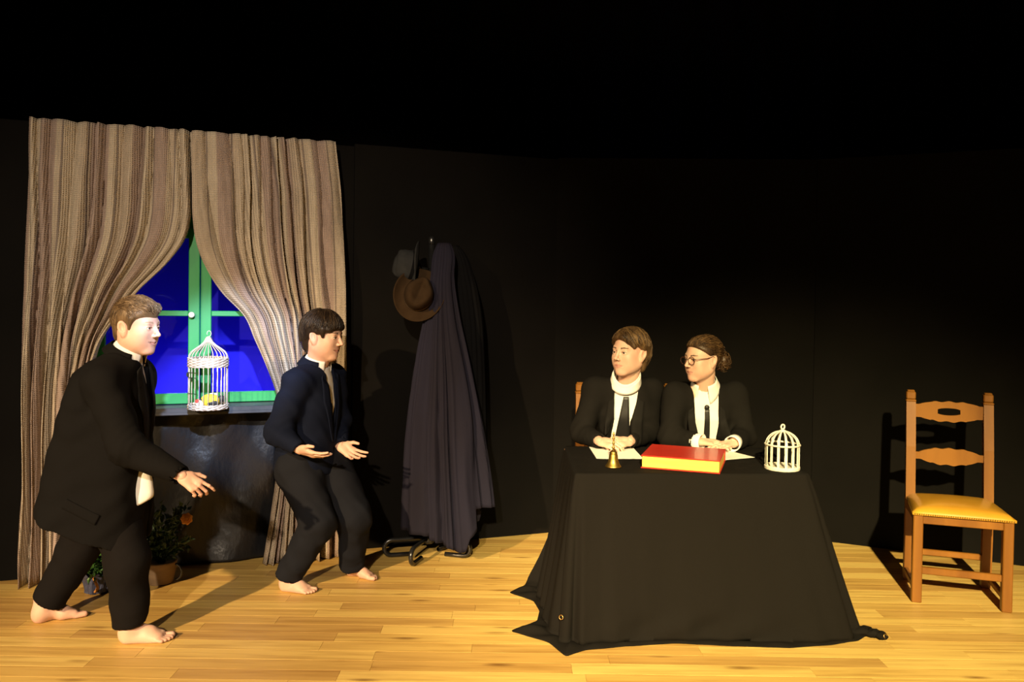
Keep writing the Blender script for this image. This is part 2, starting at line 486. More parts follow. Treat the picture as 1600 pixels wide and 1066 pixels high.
UA, UB, ZA, ZB = 0.285, 1.325, 0.86, 1.81     # window opening
HT = 2.29
wl = mk('wall_left', join(lbox(-1.3, UA, -0.12, -0.07, 0, HT), lbox(UB, 1.62, -0.12, -0.07, 0, HT), lbox(UA, UB, -0.12, -0.07, 0, ZA), lbox(UA, UB, -0.12, -0.07, ZB, HT)),
        M['black_flat'], origin=LW(0, -0.1, 0))
tag(wl, 'black fabric-covered stage flat holding the window', kind='structure')
def flat(name, a, b, h, label):
    a = np.array(a); b = np.array(b); d = unit(b - a); n = np.array([-d[1], d[0]])
    c = (a + b) / 2 + n * 0.02
    o = mk(name, box((*c, h / 2), (np.linalg.norm(b - a), 0.04, h), [[*d, 0], [*n, 0], [0, 0, 1]]), M['black_flat'], origin=(*c, 0))
    return tag(o, label, kind='structure')
flat('wall_left_rear', LW(1.62, -0.05, 0)[:2], (0.268, 5.044), 2.30, 'black backdrop flat behind the coat stand')
flat('wall_back', (0.268, 5.044), (1.838, 4.975), 2.31, 'black backdrop flat behind the table')
flat('wall_right', (1.838, 4.97), (4.2, 3.90), 2.31, 'black backdrop flat behind the wooden chair')
# black house drape far behind, soft vertical folds
nu = 260
uu = np.linspace(-7, 7, nu); zz = np.linspace(0.0, 5.5, 8)
P = np.zeros((8, nu, 3))
P[:, :, 0] = uu; P[:, :, 2] = zz[:, None]; P[:, :, 1] = 6.5 + 0.05 * np.sin(uu * 19 + 2 * np.sin(uu * 3))[None]
wr = mk('wall_rear_drape', thick(P, 0.01), M['black_cloth'], origin=(0, 6.5, 0), smooth=True)
tag(wr, 'tall black drape hanging behind the backdrop flats', kind='structure')

# blue cloth behind the window, lit from below by its own batten
bl = mk('blue_backing_cloth', thick(LW(np.linspace(-0.3, 1.95, 30)[None, :] + np.zeros((12, 1)), -0.62 + 0.012 * np.sin(np.linspace(0, 25, 30))[None, :] + np.zeros((12, 1)), np.linspace(0.45, 2.25, 12)[:, None] + np.zeros((1, 30))), 0.006), M['blue_cloth'], origin=LW(0.8, -0.62, 0.45), smooth=True)
tag(bl, 'deep blue cloth lit behind the green window', 'backdrop')
stand = mk('hem_batten', lbox(-0.3, 1.95, -0.64, -0.60, 0.0, 0.455), M['black_flat'], bl)
ad = bpy.data.lights.new('blue_batten', 'AREA'); ad.shape = 'RECTANGLE'; ad.size = 1.1; ad.size_y = 0.08; ad.energy = 6.5; ad.color = (0.16, 0.10, 1.0)
ao = bpy.data.objects.new('blue_batten', ad); COL.objects.link(ao)
ao.location = LW(0.95, -0.28, 0.62)
tgt = Vector(LW(0.95, -0.62, 1.15)); ao.rotation_euler = (tgt - ao.location).to_track_quat('-Z', 'Y').to_euler()

# window
win = empty('window_1', tuple(LW(0.805, -0.07, ZA)))
tag(win, 'green painted casement window with two sashes and four panes', kind='structure')
G = M['green_paint']
mk('window_frame', join(lbox(UA - 0.03, UA + 0.02, -0.10, -0.045, ZA, ZB), lbox(UB - 0.02, UB + 0.03, -0.10, -0.045, ZA, ZB), lbox(UA - 0.03, UB + 0.03, -0.10, -0.045, ZB - 0.02, ZB + 0.03)), G, win)
def sash(u0, u1, w0, w1, name, stile=0.056):
    s = mk(name, join(lbox(u0, u0 + stile, w0, w1, ZA + 0.002, ZB - 0.022, 0.004), lbox(u1 - stile, u1, w0, w1, ZA + 0.002, ZB - 0.022, 0.004)), G, win)
    mk('bottom_rail', lbox(u0 + stile, u1 - stile, w0 + 0.004, w1 - 0.004, ZA + 0.002, ZA + 0.056, 0.003), G, s)
    mk('top_rail', lbox(u0 + stile, u1 - stile, w0 + 0.004, w1 - 0.004, ZB - 0.075, ZB - 0.022, 0.003), G, s)
    mk('glazing_bar', lbox(u0 + stile, u1 - stile, w0 + 0.006, w1 - 0.004, 1.325, 1.353, 0.003), G, s)
    wm = (w0 + w1) / 2 - 0.006
    mk('pane', lbox(u0 + stile - 0.005, u1 - stile + 0.005, wm - 0.0015, wm + 0.0015, ZA + 0.05, 1.328), M['glass'], s)
    mk('pane', lbox(u0 + stile - 0.005, u1 - stile + 0.005, wm - 0.0015, wm + 0.0015, 1.350, ZB - 0.07), M['glass'], s)
    return s
s1 = sash(UA + 0.02, 0.810, -0.075, -0.035, 'sash')
s2 = sash(0.812, UB - 0.02, -0.095, -0.055, 'sash')
kb = LW(0.770, -0.035, 1.332)
mk('knob', lathe([(0.006, 0), (0.006, 0.012), (0.014, 0.016), (0.016, 0.024), (0.012, 0.031), (0.004, 0.033)], kb, 16, [[DU[0], DU[1], 0], [0, 0, 1], [DN[0], DN[1], 0]]), M['knob'], s1, smooth=True)
sl = mk('trim_1', join(lbox(0.36, 1.21, -0.07, 0.105, 0.832, 0.858, 0.003), lbox(0.36, 1.21, 0.085, 0.115, 0.822, 0.838, 0.003)), M['sill'], origin=LW(0.8, 0, 0.832))
tag(sl, 'dark painted window sill board', kind='structure')

# ================================================================== CURTAINS
def curtain(name, label, zs, ue, ui, width, nf, seed, hem, ph0=0.0):
    """ue/ui: outer and inner edge positions (u) at heights zs; nf folds; hem: w bulge"""
    rg = np.random.default_rng(seed)
    n, m = 110, 260
    z = np.linspace(0, 1, n)
    zt = sm(z, np.linspace(0, 1, len(zs)), zs)
    order = np.argsort(zs)
    a = sm(zt, np.array(zs)[order], np.array(ue)[order]); b = sm(zt, np.array(zs)[order], np.array(ui)[order])
    s = np.linspace(0, 1, m)
    Z, S = np.meshgrid(zt, s, indexing='ij')
    A = a[:, None]; B = b[:, None]
    wid = np.abs(B - A)
    # cloth gathers: strength grows when narrower
    gather = np.clip(width / np.maximum(wid, 0.05) - 1, 0.1, 5)
    # irregular pleats: each has its own place, width and depth, with sharp valleys between
    cs = np.cumsum(rg.uniform(0.55, 1.5, nf)); cs = np.concatenate([[0], cs / cs[-1]])
    dep = rg.uniform(0.4, 1.9, nf)
    ti = np.clip((Z / 2.28), 0, 1)
    Sw = np.clip(S + 0.022 * np.sin(2.1 * Z + 7 * S + rg.random() * 6) + 0.012 * np.sin(5.3 * Z + 13 * S + rg.random() * 6), 0, 1)
    k_ = np.clip(np.searchsorted(cs, Sw.ravel(), side='right') - 1, 0, nf - 1).reshape(Sw.shape)
    loc = (Sw - cs[k_]) / (cs[k_ + 1] - cs[k_])
    ph = 2 * math.pi * (k_ + loc)
    amp = (0.017 + 0.012 * np.minimum(gather, 2.4)) * dep[k_]
    fold = (np.abs(np.sin(math.pi * loc)) ** 0.62 - 0.62) * 2.0
    fold2 = 0.16 * np.sin(2.0 * ph + 1.7 + 2 * Z) * np.sin(math.pi * loc)
    w = 0.03 + amp * (fold + fold2) + 0.003 * np.sin(31 * S + 9 * Z) + 0.006 * np.sin(6 * Z + 9 * S)
    topf = np.clip((2.28 - Z) / 0.25, 0.8, 1)
    w = w * topf + 0.02
    side = 0.30 * amp * np.sin(ph + 0.8) * topf
    W0_ = np.abs(b[0] - a[0]); sg = np.sign(B - A); pw = np.clip(1 / (1 - np.minimum(wid, 0.97 * W0_) / W0_ + 1e-3), 1.0, 1.75) * 0.94
    pw = np.maximum(pw, 1.0)
    U = A + sg * (W0_ * S - (W0_ - wid) * S ** pw) + side * np.sign(B - A) * np.sin(math.pi * S) ** 0.5
    Zo = Z + 0.0025 * np.sin(ph * 0.5 + 1) * (Z > 2.25)
    Zo = np.maximum(Zo, 0.004)
    Pm = LW(U, w + hem(Z, S), Zo)
    v, f = thick(Pm, 0.004)
    uvv = np.stack([S * width + seed * 0.13, Z], -1).reshape(-1, 2)
    o = mk(name, (v, f), M['curtain'], origin=LW((a[-1] + b[-1]) / 2, 0.05, 0), smooth=True, uv=np.concatenate([uvv, uvv]))
    return tag(o, label, 'curtain', 'striped window curtains')

zsL = [2.285, 2.0, 1.83, 1.72, 1.60, 1.452, 1.33, 1.207, 1.08, 0.85, 0.5, 0.0]
curtain('curtain', 'striped beige curtain hanging behind the person in black, drawn aside from the window', zsL,
        [0.036, 0.025, 0.018, 0.014, 0.01, 0.006, 0.0, -0.004, -0.008, -0.01, -0.006, 0.002],
        [0.775, 0.772, 0.764, 0.735, 0.655, 0.518, 0.43, 0.352, 0.31, 0.28, 0.27, 0.25], 0.95, 11, 3, lambda Z, S: 0.0 * Z)
curtain('curtain', 'striped beige curtain hanging behind the person in navy, drawn aside from the window', zsL,
        [1.500, 1.535, 1.545, 1.55, 1.555, 1.56, 1.562, 1.565, 1.568, 1.575, 1.580, 1.585],
        [0.768, 0.770, 0.775, 0.790, 0.830, 0.918, 1.03, 1.085, 1.14, 1.215, 1.205, 1.135], 0.98, 11, 5, lambda Z, S: 0.02 * np.clip(1.2 - Z, 0, 1) * S, 0.7)

# shiny black sheet under the sill
zz = np.linspace(0.835, 0.01, 60); uu = np.linspace(0.30, 1.20, 90)
Zg, Ug = np.meshgrid(zz, uu, indexing='ij')
wv = 0.0 + 0.012 * np.sin(9 * Ug + 3 * Zg) * (0.9 - Zg) + 0.008 * np.sin(21 * Ug - 8 * Zg) + 0.006 * np.sin(13 * Zg + 17 * Ug) + 0.05 * np.clip(0.25 - Zg, 0, 1) ** 1.0 * (1 + np.sin(14 * Ug))
sheet = mk('plastic_sheet', thick(LW(Ug, -0.045 + wv, Zg), 0.003), M['plastic_drape'], origin=LW(0.75, 0, 0), smooth=True)
tag(sheet, 'glossy black sheet hanging under the window sill', 'sheet')

# ================================================================== CHAIRS
def make_chair(origin, r, label, group):
    """origin: floor point under the seat centre; r: unit vector to the chair's right (seen from the front)"""
    r = unit((r[0], r[1], 0)); bk = np.array([-r[1], r[0], 0.0]); o = np.array(origin, float)
    AX = np.array([r, bk, [0, 0, 1.0]])
    def T(x, y, z): return o + r * x + bk * y + np.array([0, 0, z])
    root = empty('wooden_chair', tuple(o))
    tag(root, label, 'chair', group)
    wd = M['wood_chair']
    hw, fy, by = 0.192, -0.165, 0.165
    for s in (-1, 1):
        mk('leg', box(T(s * hw, fy, 0.215), (0.044, 0.044, 0.43), AX, 0.004), wd, root)
        # rear post: straight below the seat, raked above; built as a swept square
        path = [(0.0, 0.012), (0.25, 0.0), (0.44, 0.0), (0.70, 0.022), (0.93, 0.05)]
        V = []; Fs = []
        for z, dy in path:
            for a, b in ((-1, -1), (1, -1), (1, 1), (-1, 1)):
                V.append(T(s * (hw - 0.012) + a * 0.0225, by + dy + b * 0.020, z))
        for i in range(len(path) - 1):
            for k in range(4):
                l = (k + 1) % 4
                Fs.append([i * 4 + k, i * 4 + l, i * 4 + 4 + l, i * 4 + 4 + k])
        Fs += [[3, 2, 1, 0], [16, 17, 18, 19]]
        post = mk('back_post', (np.array(V), Fs), wd, root)
        mk('post_collar', box(T(s * (hw - 0.012), by + 0.051, 0.936), (0.049, 0.044, 0.014), AX, 0.004), wd, post)
        cap = join(box(T(s * (hw - 0.012), by + 0.053, 0.963), (0.045, 0.040, 0.040), AX, 0.005),
                   box(T(s * (hw - 0.012), by + 0.053, 0.986), (0.036, 0.032, 0.010), AX, 0.004))
        mk('post_finial', cap, wd, post)
        mk('side_rail', box(T(s * hw, 0, 0.41), (0.026, 0.30, 0.05), AX, 0.003), wd, root)
        mk('side_stretcher', box(T(s * hw, 0, 0.055), (0.022, 0.30, 0.030), AX, 0.004), wd, root)
    mk('front_rail', box(T(0, fy, 0.408), (2 * hw - 0.03, 0.028, 0.05), AX, 0.003), wd, root)
    mk('rear_rail', box(T(0, by, 0.41), (2 * hw - 0.05, 0.028, 0.05), AX, 0.003), wd, root)
    mk('front_stretcher', box(T(0, fy + 0.0, 0.155), (2 * hw - 0.04, 0.022, 0.034), AX, 0.004), wd, root)
    mk('rear_stretcher', box(T(0, by, 0.155), (2 * hw - 0.06, 0.022, 0.030), AX, 0.004), wd, root)
    # shaped ladder-back slats
    def slat(zc, hmid, hend, hole, tilt):
        n = 48; W = hw - 0.03
        x = np.linspace(-W, W, n)
        q = np.abs(x) / W
        top = hend + (hmid - hend) * np.clip(1 - (q / 0.86) ** 2.4, 0, 1) ** 0.8 + 0.003 * np.cos(x * 95) * (q < 0.5)
        bot = -hend - (hmid - hend) * np.clip(1 - (q / 0.80) ** 2.2, 0, 1) ** 0.8 + 0.003 * np.cos(x * 95 + 1) * (q < 0.5)
        pts = [(a, b) for a, b in zip(x, bot)] + [(a, b) for a, b in zip(x[::-1], top[::-1])]
        hl = None
        if hole:
            hl = []
            for a, b in pts:
                ang = math.atan2(b / hmid, a / W * 1.0)
                hl.append((0.062 * math.copysign(abs(math.cos(ang)) ** 0.9, math.cos(ang)), 0.019 * math.copysign(abs(math.sin(ang)) ** 0.9, math.sin(ang))))
        dy = 0.022 + (zc - 0.70) * 0.125
        return prism(pts, hl, 0.016, T(0, by + dy, zc), AX)
    mk('back_slat', slat(0.885, 0.052, 0.034, True, 0), wd, root)
    mk('back_slat', slat(0.655, 0.043, 0.018, False, 0), wd, root)
    # cushion: domed leather, wider at the front
    n, m = 16, 20
    q = np.linspace(-1, 1, m); p = np.linspace(-1, 1, n)
    Pg, Q = np.meshgrid(p, q, indexing='ij')
    wx = 0.208 + 0.012 * (-Pg)
    edge = np.clip(1 - np.maximum(np.abs(Pg), np.abs(Q)) ** 5, 0, 1)
    top = np.stack([Q * wx, Pg * 0.192 - 0.008, 0.440 + 0.024 * edge ** 0.5 + 0.018 * (1 - Pg ** 2) * (1 - Q ** 2)], -1)
    top = o + top[..., 0:1] * r + top[..., 1:2] * bk + top[..., 2:3] * np.array([0, 0, 1.0])
    v1, f1 = grid(top)
    rim = [j for j in range(m)] + [i * m + m - 1 for i in range(1, n)] + [(n - 1) * m + j for j in range(m - 2, -1, -1)] + [i * m for i in range(n - 2, 0, -1)]
    low = v1[rim] - np.array([0, 0, 0.012])
    k = len(v1)
    f1 = f1 + [[rim[(a + 1) % len(rim)], rim[a], k + a, k + (a + 1) % len(rim)] for a in range(len(rim))] + [[k + a for a in range(len(rim))]]
    cu = mk('seat_cushion', (np.concatenate([v1, low]), f1), M['leather'], root, smooth=True)
    nails = []
    for i in range(44):
        x = -0.214 + 0.428 * (i + 0.5) / 44
        nails.append(box(T(x, -0.2015, 0.433), (0.0065, 0.005, 0.0065), AX, 0.002))
    nb = mk('nail_trim', join(*nails), M['brass_nail'], cu)
    nb['kind'] = 'stuff'
    return root

make_chair((2.211, 4.045, 0), (0.952, -0.305), 'empty wooden ladder-back chair with tan leather seat, standing alone by the black flat', 'ladder-back chairs')
make_chair((0.560, 4.245, 0), (1.0, 0.02), 'wooden ladder-back chair under the person in the tall white collar', 'ladder-back chairs')
make_chair((1.034, 4.235, 0), (1.0, 0.0), 'wooden ladder-back chair under the person wearing glasses', 'ladder-back chairs')

# ================================================================== TABLE, CLOTH
tb = empty('table', (0.775, 3.77, 0))
tag(tb, 'table hidden under the black cloth', 'table')
TZ = 0.704
yaw = math.atan2(0.054, 1.006); TX = np.array([[math.cos(yaw), math.sin(yaw), 0], [-math.sin(yaw), math.cos(yaw), 0], [0, 0, 1]])
tc = np.array([0.775, 3.765, 0])
mk('table_top', box(tc + [0, 0, TZ - 0.015], (0.985, 0.60, 0.03), TX, 0.003), M['table_wood'], tb)
for sx in (-1, 1):
    for sy in (-1, 1):
        mk('leg', box(tc + TX[0] * sx * 0.45 + TX[1] * sy * 0.21 + [0, 0, (TZ - 0.03) / 2], (0.05, 0.05, TZ - 0.03), TX, 0.003), M['table_wood'], tb)

CZ = 0.7095
st = [  # s, top xy, ground xy, pool xy, hem z
    (0.00, (0.270, 4.07), (0.180, 4.08), (0.10, 4.10), 0.0),
    (0.05, (0.271, 3.97), (0.150, 3.985), (0.005, 3.975), 0.0),
    (0.09, (0.271, 3.86), (0.165, 3.89), (0.12, 3.87), 0.0),
    (0.13, (0.271, 3.74), (0.165, 3.77), (0.145, 3.74), 0.0),
    (0.17, (0.271, 3.60), (0.170, 3.62), (0.13, 3.62), 0.0),
    (0.20, (0.271, 3.50), (0.190, 3.50), (0.010, 3.508), 0.0),
    (0.235, (0.271, 3.44), (0.225, 3.42), (0.17, 3.40), 0.0),
    (0.26, (0.275, 3.417), (0.255, 3.375), (0.235, 3.262), 0.0),
    (0.285, (0.32, 3.418), (0.315, 3.378), (0.315, 3.325), 0.0),
    (0.33, (0.45, 3.427), (0.48, 3.40), (0.48, 3.365), 0.0),
    (0.39, (0.65, 3.438), (0.70, 3.425), (0.70, 3.405), 0.0),
    (0.45, (0.85, 3.449), (0.94, 3.425), (0.94, 3.385), 0.0),
    (0.50, (1.02, 3.458), (1.16, 3.42), (1.17, 3.375), 0.0),
    (0.545, (1.17, 3.466), (1.36, 3.43), (1.36, 3.41), 0.0),
    (0.575, (1.255, 3.470), (1.475, 3.47), (1.49, 3.455), 0.0),
    (0.60, (1.280, 3.49), (1.525, 3.53), (1.555, 3.515), 0.0),
    (0.635, (1.282, 3.58), (1.525, 3.62), (1.535, 3.62), 0.0),
    (0.69, (1.280, 3.76), (1.48, 3.80), (1.49, 3.80), 0.0),
    (0.75, (1.276, 3.96), (1.43, 4.00), (1.44, 4.00), 0.0),
    (0.79, (1.270, 4.09), (1.34, 4.13), (1.35, 4.14), 0.25),
    (0.84, (1.15, 4.10), (1.16, 4.118), (1.16, 4.118), 0.65),
    (0.92, (0.60, 4.083), (0.60, 4.100), (0.60, 4.100), 0.655),
    (0.97, (0.36, 4.072), (0.34, 4.090), (0.34, 4.092), 0.6),
    (1.00, (0.270, 4.07), (0.180, 4.08), (0.10, 4.10), 0.0)]
S = np.array([q[0] for q in st]); TP = np.array([q[1] for q in st]); GP = np.array([q[2] for q in st]); PP = np.array([q[3] for q in st]); HZ = np.array([q[4] for q in st])
m = 300
s = np.linspace(0, 1, m, endpoint=False)
def per(a): return np.stack([np.interp(s, S, a[:, k]) for k in range(2)], -1)
tp, gp, pp = per(TP), per(GP), per(PP); hz = np.interp(s, S, HZ)
ker = np.array([1, 2, 3, 2, 1]) / 9.0
def smooth_p(a, it):
    for _ in range(it):
        a = (np.roll(a, 1, 0) + 2 * a + np.roll(a, -1, 0)) / 4
    return a
gp = smooth_p(gp, 4); pp = smooth_p(pp, 1); tp = smooth_p(tp, 2); hz = smooth_p(hz, 6)
cen = np.array([0.775, 3.77])
nrm = gp - tp; nrm = nrm / (np.linalg.norm(nrm, axis=1)[:, None] + 1e-9)
tang = np.roll(tp, -1, 0) - np.roll(tp, 1, 0); tang /= np.linalg.norm(tang, axis=1)[:, None] + 1e-9
outn = np.stack([tang[:, 1], -tang[:, 0]], -1)
outn *= np.sign(((tp - cen) * outn).sum(1))[:, None]
rings = []
for q in np.linspace(0, 0.995, 26):                 # table top, centre to edge
    rings.append(np.column_stack([cen + (tp - cen) * q, np.full(m, CZ)]))
corner = np.exp(-((s - 0.26) / 0.035) ** 2) + 0.8 * np.exp(-((s - 0.585) / 0.03) ** 2) + 0.5 * np.exp(-((s - 0.12) / 0.09) ** 2) + 0.12
for t in np.linspace(0.012, 1, 44):
    e = t ** 1.05
    bulge = 0.008 * math.sin(math.pi * min(1, t * 6) / 2)
    fold = corner * t * (0.022 * np.sin(2 * math.pi * s * 25 + 0.6) + 0.007 * np.sin(2 * math.pi * s * 47 + 1))
    soft = 0.006 * t * np.sin(2 * math.pi * s * 9 + 3 * t) + 0.018 * np.exp(-((t - 0.93) / 0.07) ** 2) * np.exp(-((s - 0.42) / 0.09) ** 2) * np.sin(2 * math.pi * s * 13 + 8 * t)
    xy = tp + (gp - tp) * e + outn * (bulge + fold + soft)[:, None]
    rings.append(np.column_stack([xy, hz + (CZ - hz) * (1 - t) - 0.0 * t + 0.012 * t]))
for t in np.linspace(0.15, 1, 10):                  # pooled hem on the floor
    fold = corner * (1 - t) * 0.022 * np.sin(2 * math.pi * s * 25 + 0.6)
    xy = gp + (pp - gp) * t + outn * fold[:, None]
    ln = np.linalg.norm(pp - gp, axis=1)
    z = hz + 0.012 + (1 - t) * 0.0 + 0.16 * ln * np.sin(math.pi * t) * (0.6 + 0.4 * np.sin(2 * math.pi * s * 31)) - 0.006 * t
    rings.append(np.column_stack([xy, np.maximum(z, hz + 0.005)]))
Pc = np.stack(rings)
v, f = grid(Pc, closed_u=True)
f = [q[::-1] for q in f]
cloth = mk('tablecloth', (v, f), M['black_cloth'], origin=(0.775, 3.77, 0), smooth=True)
tag(cloth, 'black cloth draped to the floor over the table, corners trailing', 'tablecloth')
md = cloth.modifiers.new('thickness', 'SOLIDIFY'); md.thickness = 0.003; md.offset = -1
# knotted corner with a metal eyelet lying on the floor
kn = []
for i, (c, rr) in enumerate([((1.53, 3.52, 0.022), (0.05, 0.03, 0.02)), ((1.575, 3.50, 0.020), (0.032, 0.022, 0.018)), ((1.602, 3.485, 0.018), (0.026, 0.030, 0.016))]):
    n_, m_ = 10, 16
    th = np.linspace(0.02, math.pi - 0.02, n_)[:, None]; ph = np.linspace(0, 2 * math.pi, m_, endpoint=False)[None, :]
    wob = 1 + 0.18 * np.sin(3 * ph + i) * np.sin(2 * th + i) + 0.1 * np.sin(7 * ph + 5 * th)
    Pk = np.stack([c[0] + rr[0] * wob * np.sin(th) * np.cos(ph), c[1] + rr[1] * wob * np.sin(th) * np.sin(ph), np.maximum(0.004, c[2] + rr[2] * wob * np.cos(th) * np.ones_like(ph))], -1)
    kn.append(grid(Pk, True))
mk('knotted_corner', join(*kn), M['black_cloth'], cloth, smooth=True)
def ring(c, R, r, n1, nrm_, n=20, k=6):
    nrm_ = unit(nrm_); a = unit(np.cross(nrm_, (0.3, 0.5, 0.8))); b = np.cross(nrm_, a)
    return tube([np.asarray(c) + R * (math.cos(t) * a + math.sin(t) * b) for t in np.linspace(0, 2 * math.pi, n, endpoint=False)], r, k, closed=True)
mk('eyelet', ring((1.606, 3.458, 0.026), 0.008, 0.0022, 1, (0.4, -0.8, 0.3)), M['brass_nail'], cloth, smooth=True)
mk('eyelet', ring((0.222, 3.385, 0.115), 0.009, 0.0022, 1, (-0.5, -0.8, 0.15)), M['brass_nail'], cloth, smooth=True)

# ================================================================== THINGS ON THE TABLE
TT = CZ + 0.0015
# book
fl, fr_, br = np.array([0.571, 3.545]), np.array([0.881, 3.440]), np.array([0.972, 3.735])
bx = unit(fr_ - fl); by_ = np.array([-bx[1], bx[0]])
BA = np.array([[*bx, 0], [*by_, 0], [0, 0, 1.0]])
bc = fl + bx * 0.165 + by_ * 0.148
bk_ = empty('book', (*bc, TT)); tag(bk_, 'large old book with worn red cover and yellow page edges', 'book')
mk('cover', box((*bc, TT + 0.0025), (0.335, 0.298, 0.005), BA, 0.0012), M['book_red'], bk_)
mk('page_block', box((*(bc - by_ * 0.002), TT + 0.0285), (0.326, 0.288, 0.047), BA, 0.002), M['book_pages'], bk_)
mk('cover', box((*bc, TT + 0.0545), (0.335, 0.298, 0.005), BA, 0.0012), M['book_red'], bk_)
mk('spine', box((*(bc + by_ * 0.149), TT + 0.0285), (0.335, 0.006, 0.056), BA, 0.002), M['book_red'], bk_)

# brass hand bell
prof = [(0.034, 0.0), (0.0355, 0.002), (0.033, 0.006), (0.027, 0.014), (0.0225, 0.026), (0.0200, 0.040), (0.0185, 0.052), (0.0165, 0.058), (0.0172, 0.061), (0.016, 0.066), (0.0095, 0.071), (0.005, 0.074)]
hd = [(0.0045, 0.073), (0.0042, 0.079), (0.0068, 0.084), (0.0042, 0.089), (0.0035, 0.097), (0.0062, 0.103), (0.0038, 0.109), (0.0034, 0.118), (0.0055, 0.124), (0.0035, 0.130), (0.0032, 0.136), (0.0052, 0.143), (0.0035, 0.149), (0.0008, 0.154)]
bell = empty('hand_bell', (0.451, 3.563, TT)); tag(bell, 'small brass hand bell standing on the black cloth', 'bell')
mk('bell_body', lathe(prof, (0.451, 3.563, TT), 32), M['brass'], bell, smooth=True)
mk('handle', lathe(hd, (0.451, 3.563, TT), 16), M['brass'], bell, smooth=True)

# papers
def sheet_paper(c, w, d, ang, label, seed):
    n = 14
    x = np.linspace(-w / 2, w / 2, n); y_ = np.linspace(-d / 2, d / 2, n)
    X, Y_ = np.meshgrid(x, y_)
    z = 0.0018 + 0.0012 * np.sin(9 * X + seed) ** 2 + 0.004 * np.clip(np.abs(X) / w * 2 - 0.8, 0, 1)
    ca, sa = math.cos(ang), math.sin(ang)
    Pp = np.stack([c[0] + X * ca - Y_ * sa, c[1] + X * sa + Y_ * ca, TT + z], -1)
    o = mk('paper_sheet', thick(Pp, 0.0006), M['paper'], origin=(c[0], c[1], TT), smooth=False)
    return tag(o, label, 'paper', 'paper sheets on the table')
sheet_paper((0.500, 3.885), 0.215, 0.30, 0.02, 'white paper sheet under the clasped hands behind the bell', 1)
sheet_paper((0.985, 3.905), 0.21, 0.297, 0.45, 'white paper sheet under the crossed hands, peeping out past the red book', 2)

# small white bird cage
def small_cage(c):
    root = empty('bird_cage', c)
    tag(root, 'small white metal bird cage with flat bars standing empty on the table corner', 'bird cage')
    R = 0.071; c = np.array(c); w = M['white_metal']
    mk('base', lathe([(R + 0.003, 0), (R + 0.004, 0.003), (R + 0.004, 0.013), (R + 0.001, 0.016), (0.01, 0.014)], c, 40), w, root, smooth=False)
    for k in range(14):
        a = 2 * math.pi * (k + 0.3) / 14
        er = np.array([math.cos(a), math.sin(a), 0]); et = np.array([-math.sin(a), math.cos(a), 0])
        P = []
        for z in np.linspace(0.012, 0.105, 5): P.append(er * R + [0, 0, z])
        for t in np.linspace(0.12, 1, 9) * math.pi / 2: P.append(er * R * math.cos(t) + np.array([0, 0, 0.105 + 0.062 * math.sin(t)]))
        P = np.array(P)
        tg = np.gradient(P, axis=0); nn = np.cross(et, tg); nn /= np.linalg.norm(nn, axis=1)[:, None]
        wd = np.full(len(P), 0.0055); wd[5:] = np.linspace(0.0055, 0.0022, 9)
        G_ = np.stack([P - et * wd[:, None], P + et * wd[:, None]], 1) + c
        mk('bar', thick(G_, 0.0025), w, root)
    mk('rim_band', tube([c + [math.cos(t) * (R + 0.002), math.sin(t) * (R + 0.002), 0.108] for t in np.linspace(0, 2 * math.pi, 40, endpoint=False)], 0.0042, 6, closed=True), w, root, smooth=True)
    mk('crown_cap', lathe([(0.016, 0.163), (0.015, 0.168), (0.006, 0.172), (0.002, 0.173)], c, 20), w, root, smooth=True)
    mk('hanging_ring', ring(c + [0, 0, 0.184], 0.010, 0.0038, 1, (0.5, -1, 0.0), 20, 8), w, root, smooth=True)
small_cage((1.191, 3.573, TT))

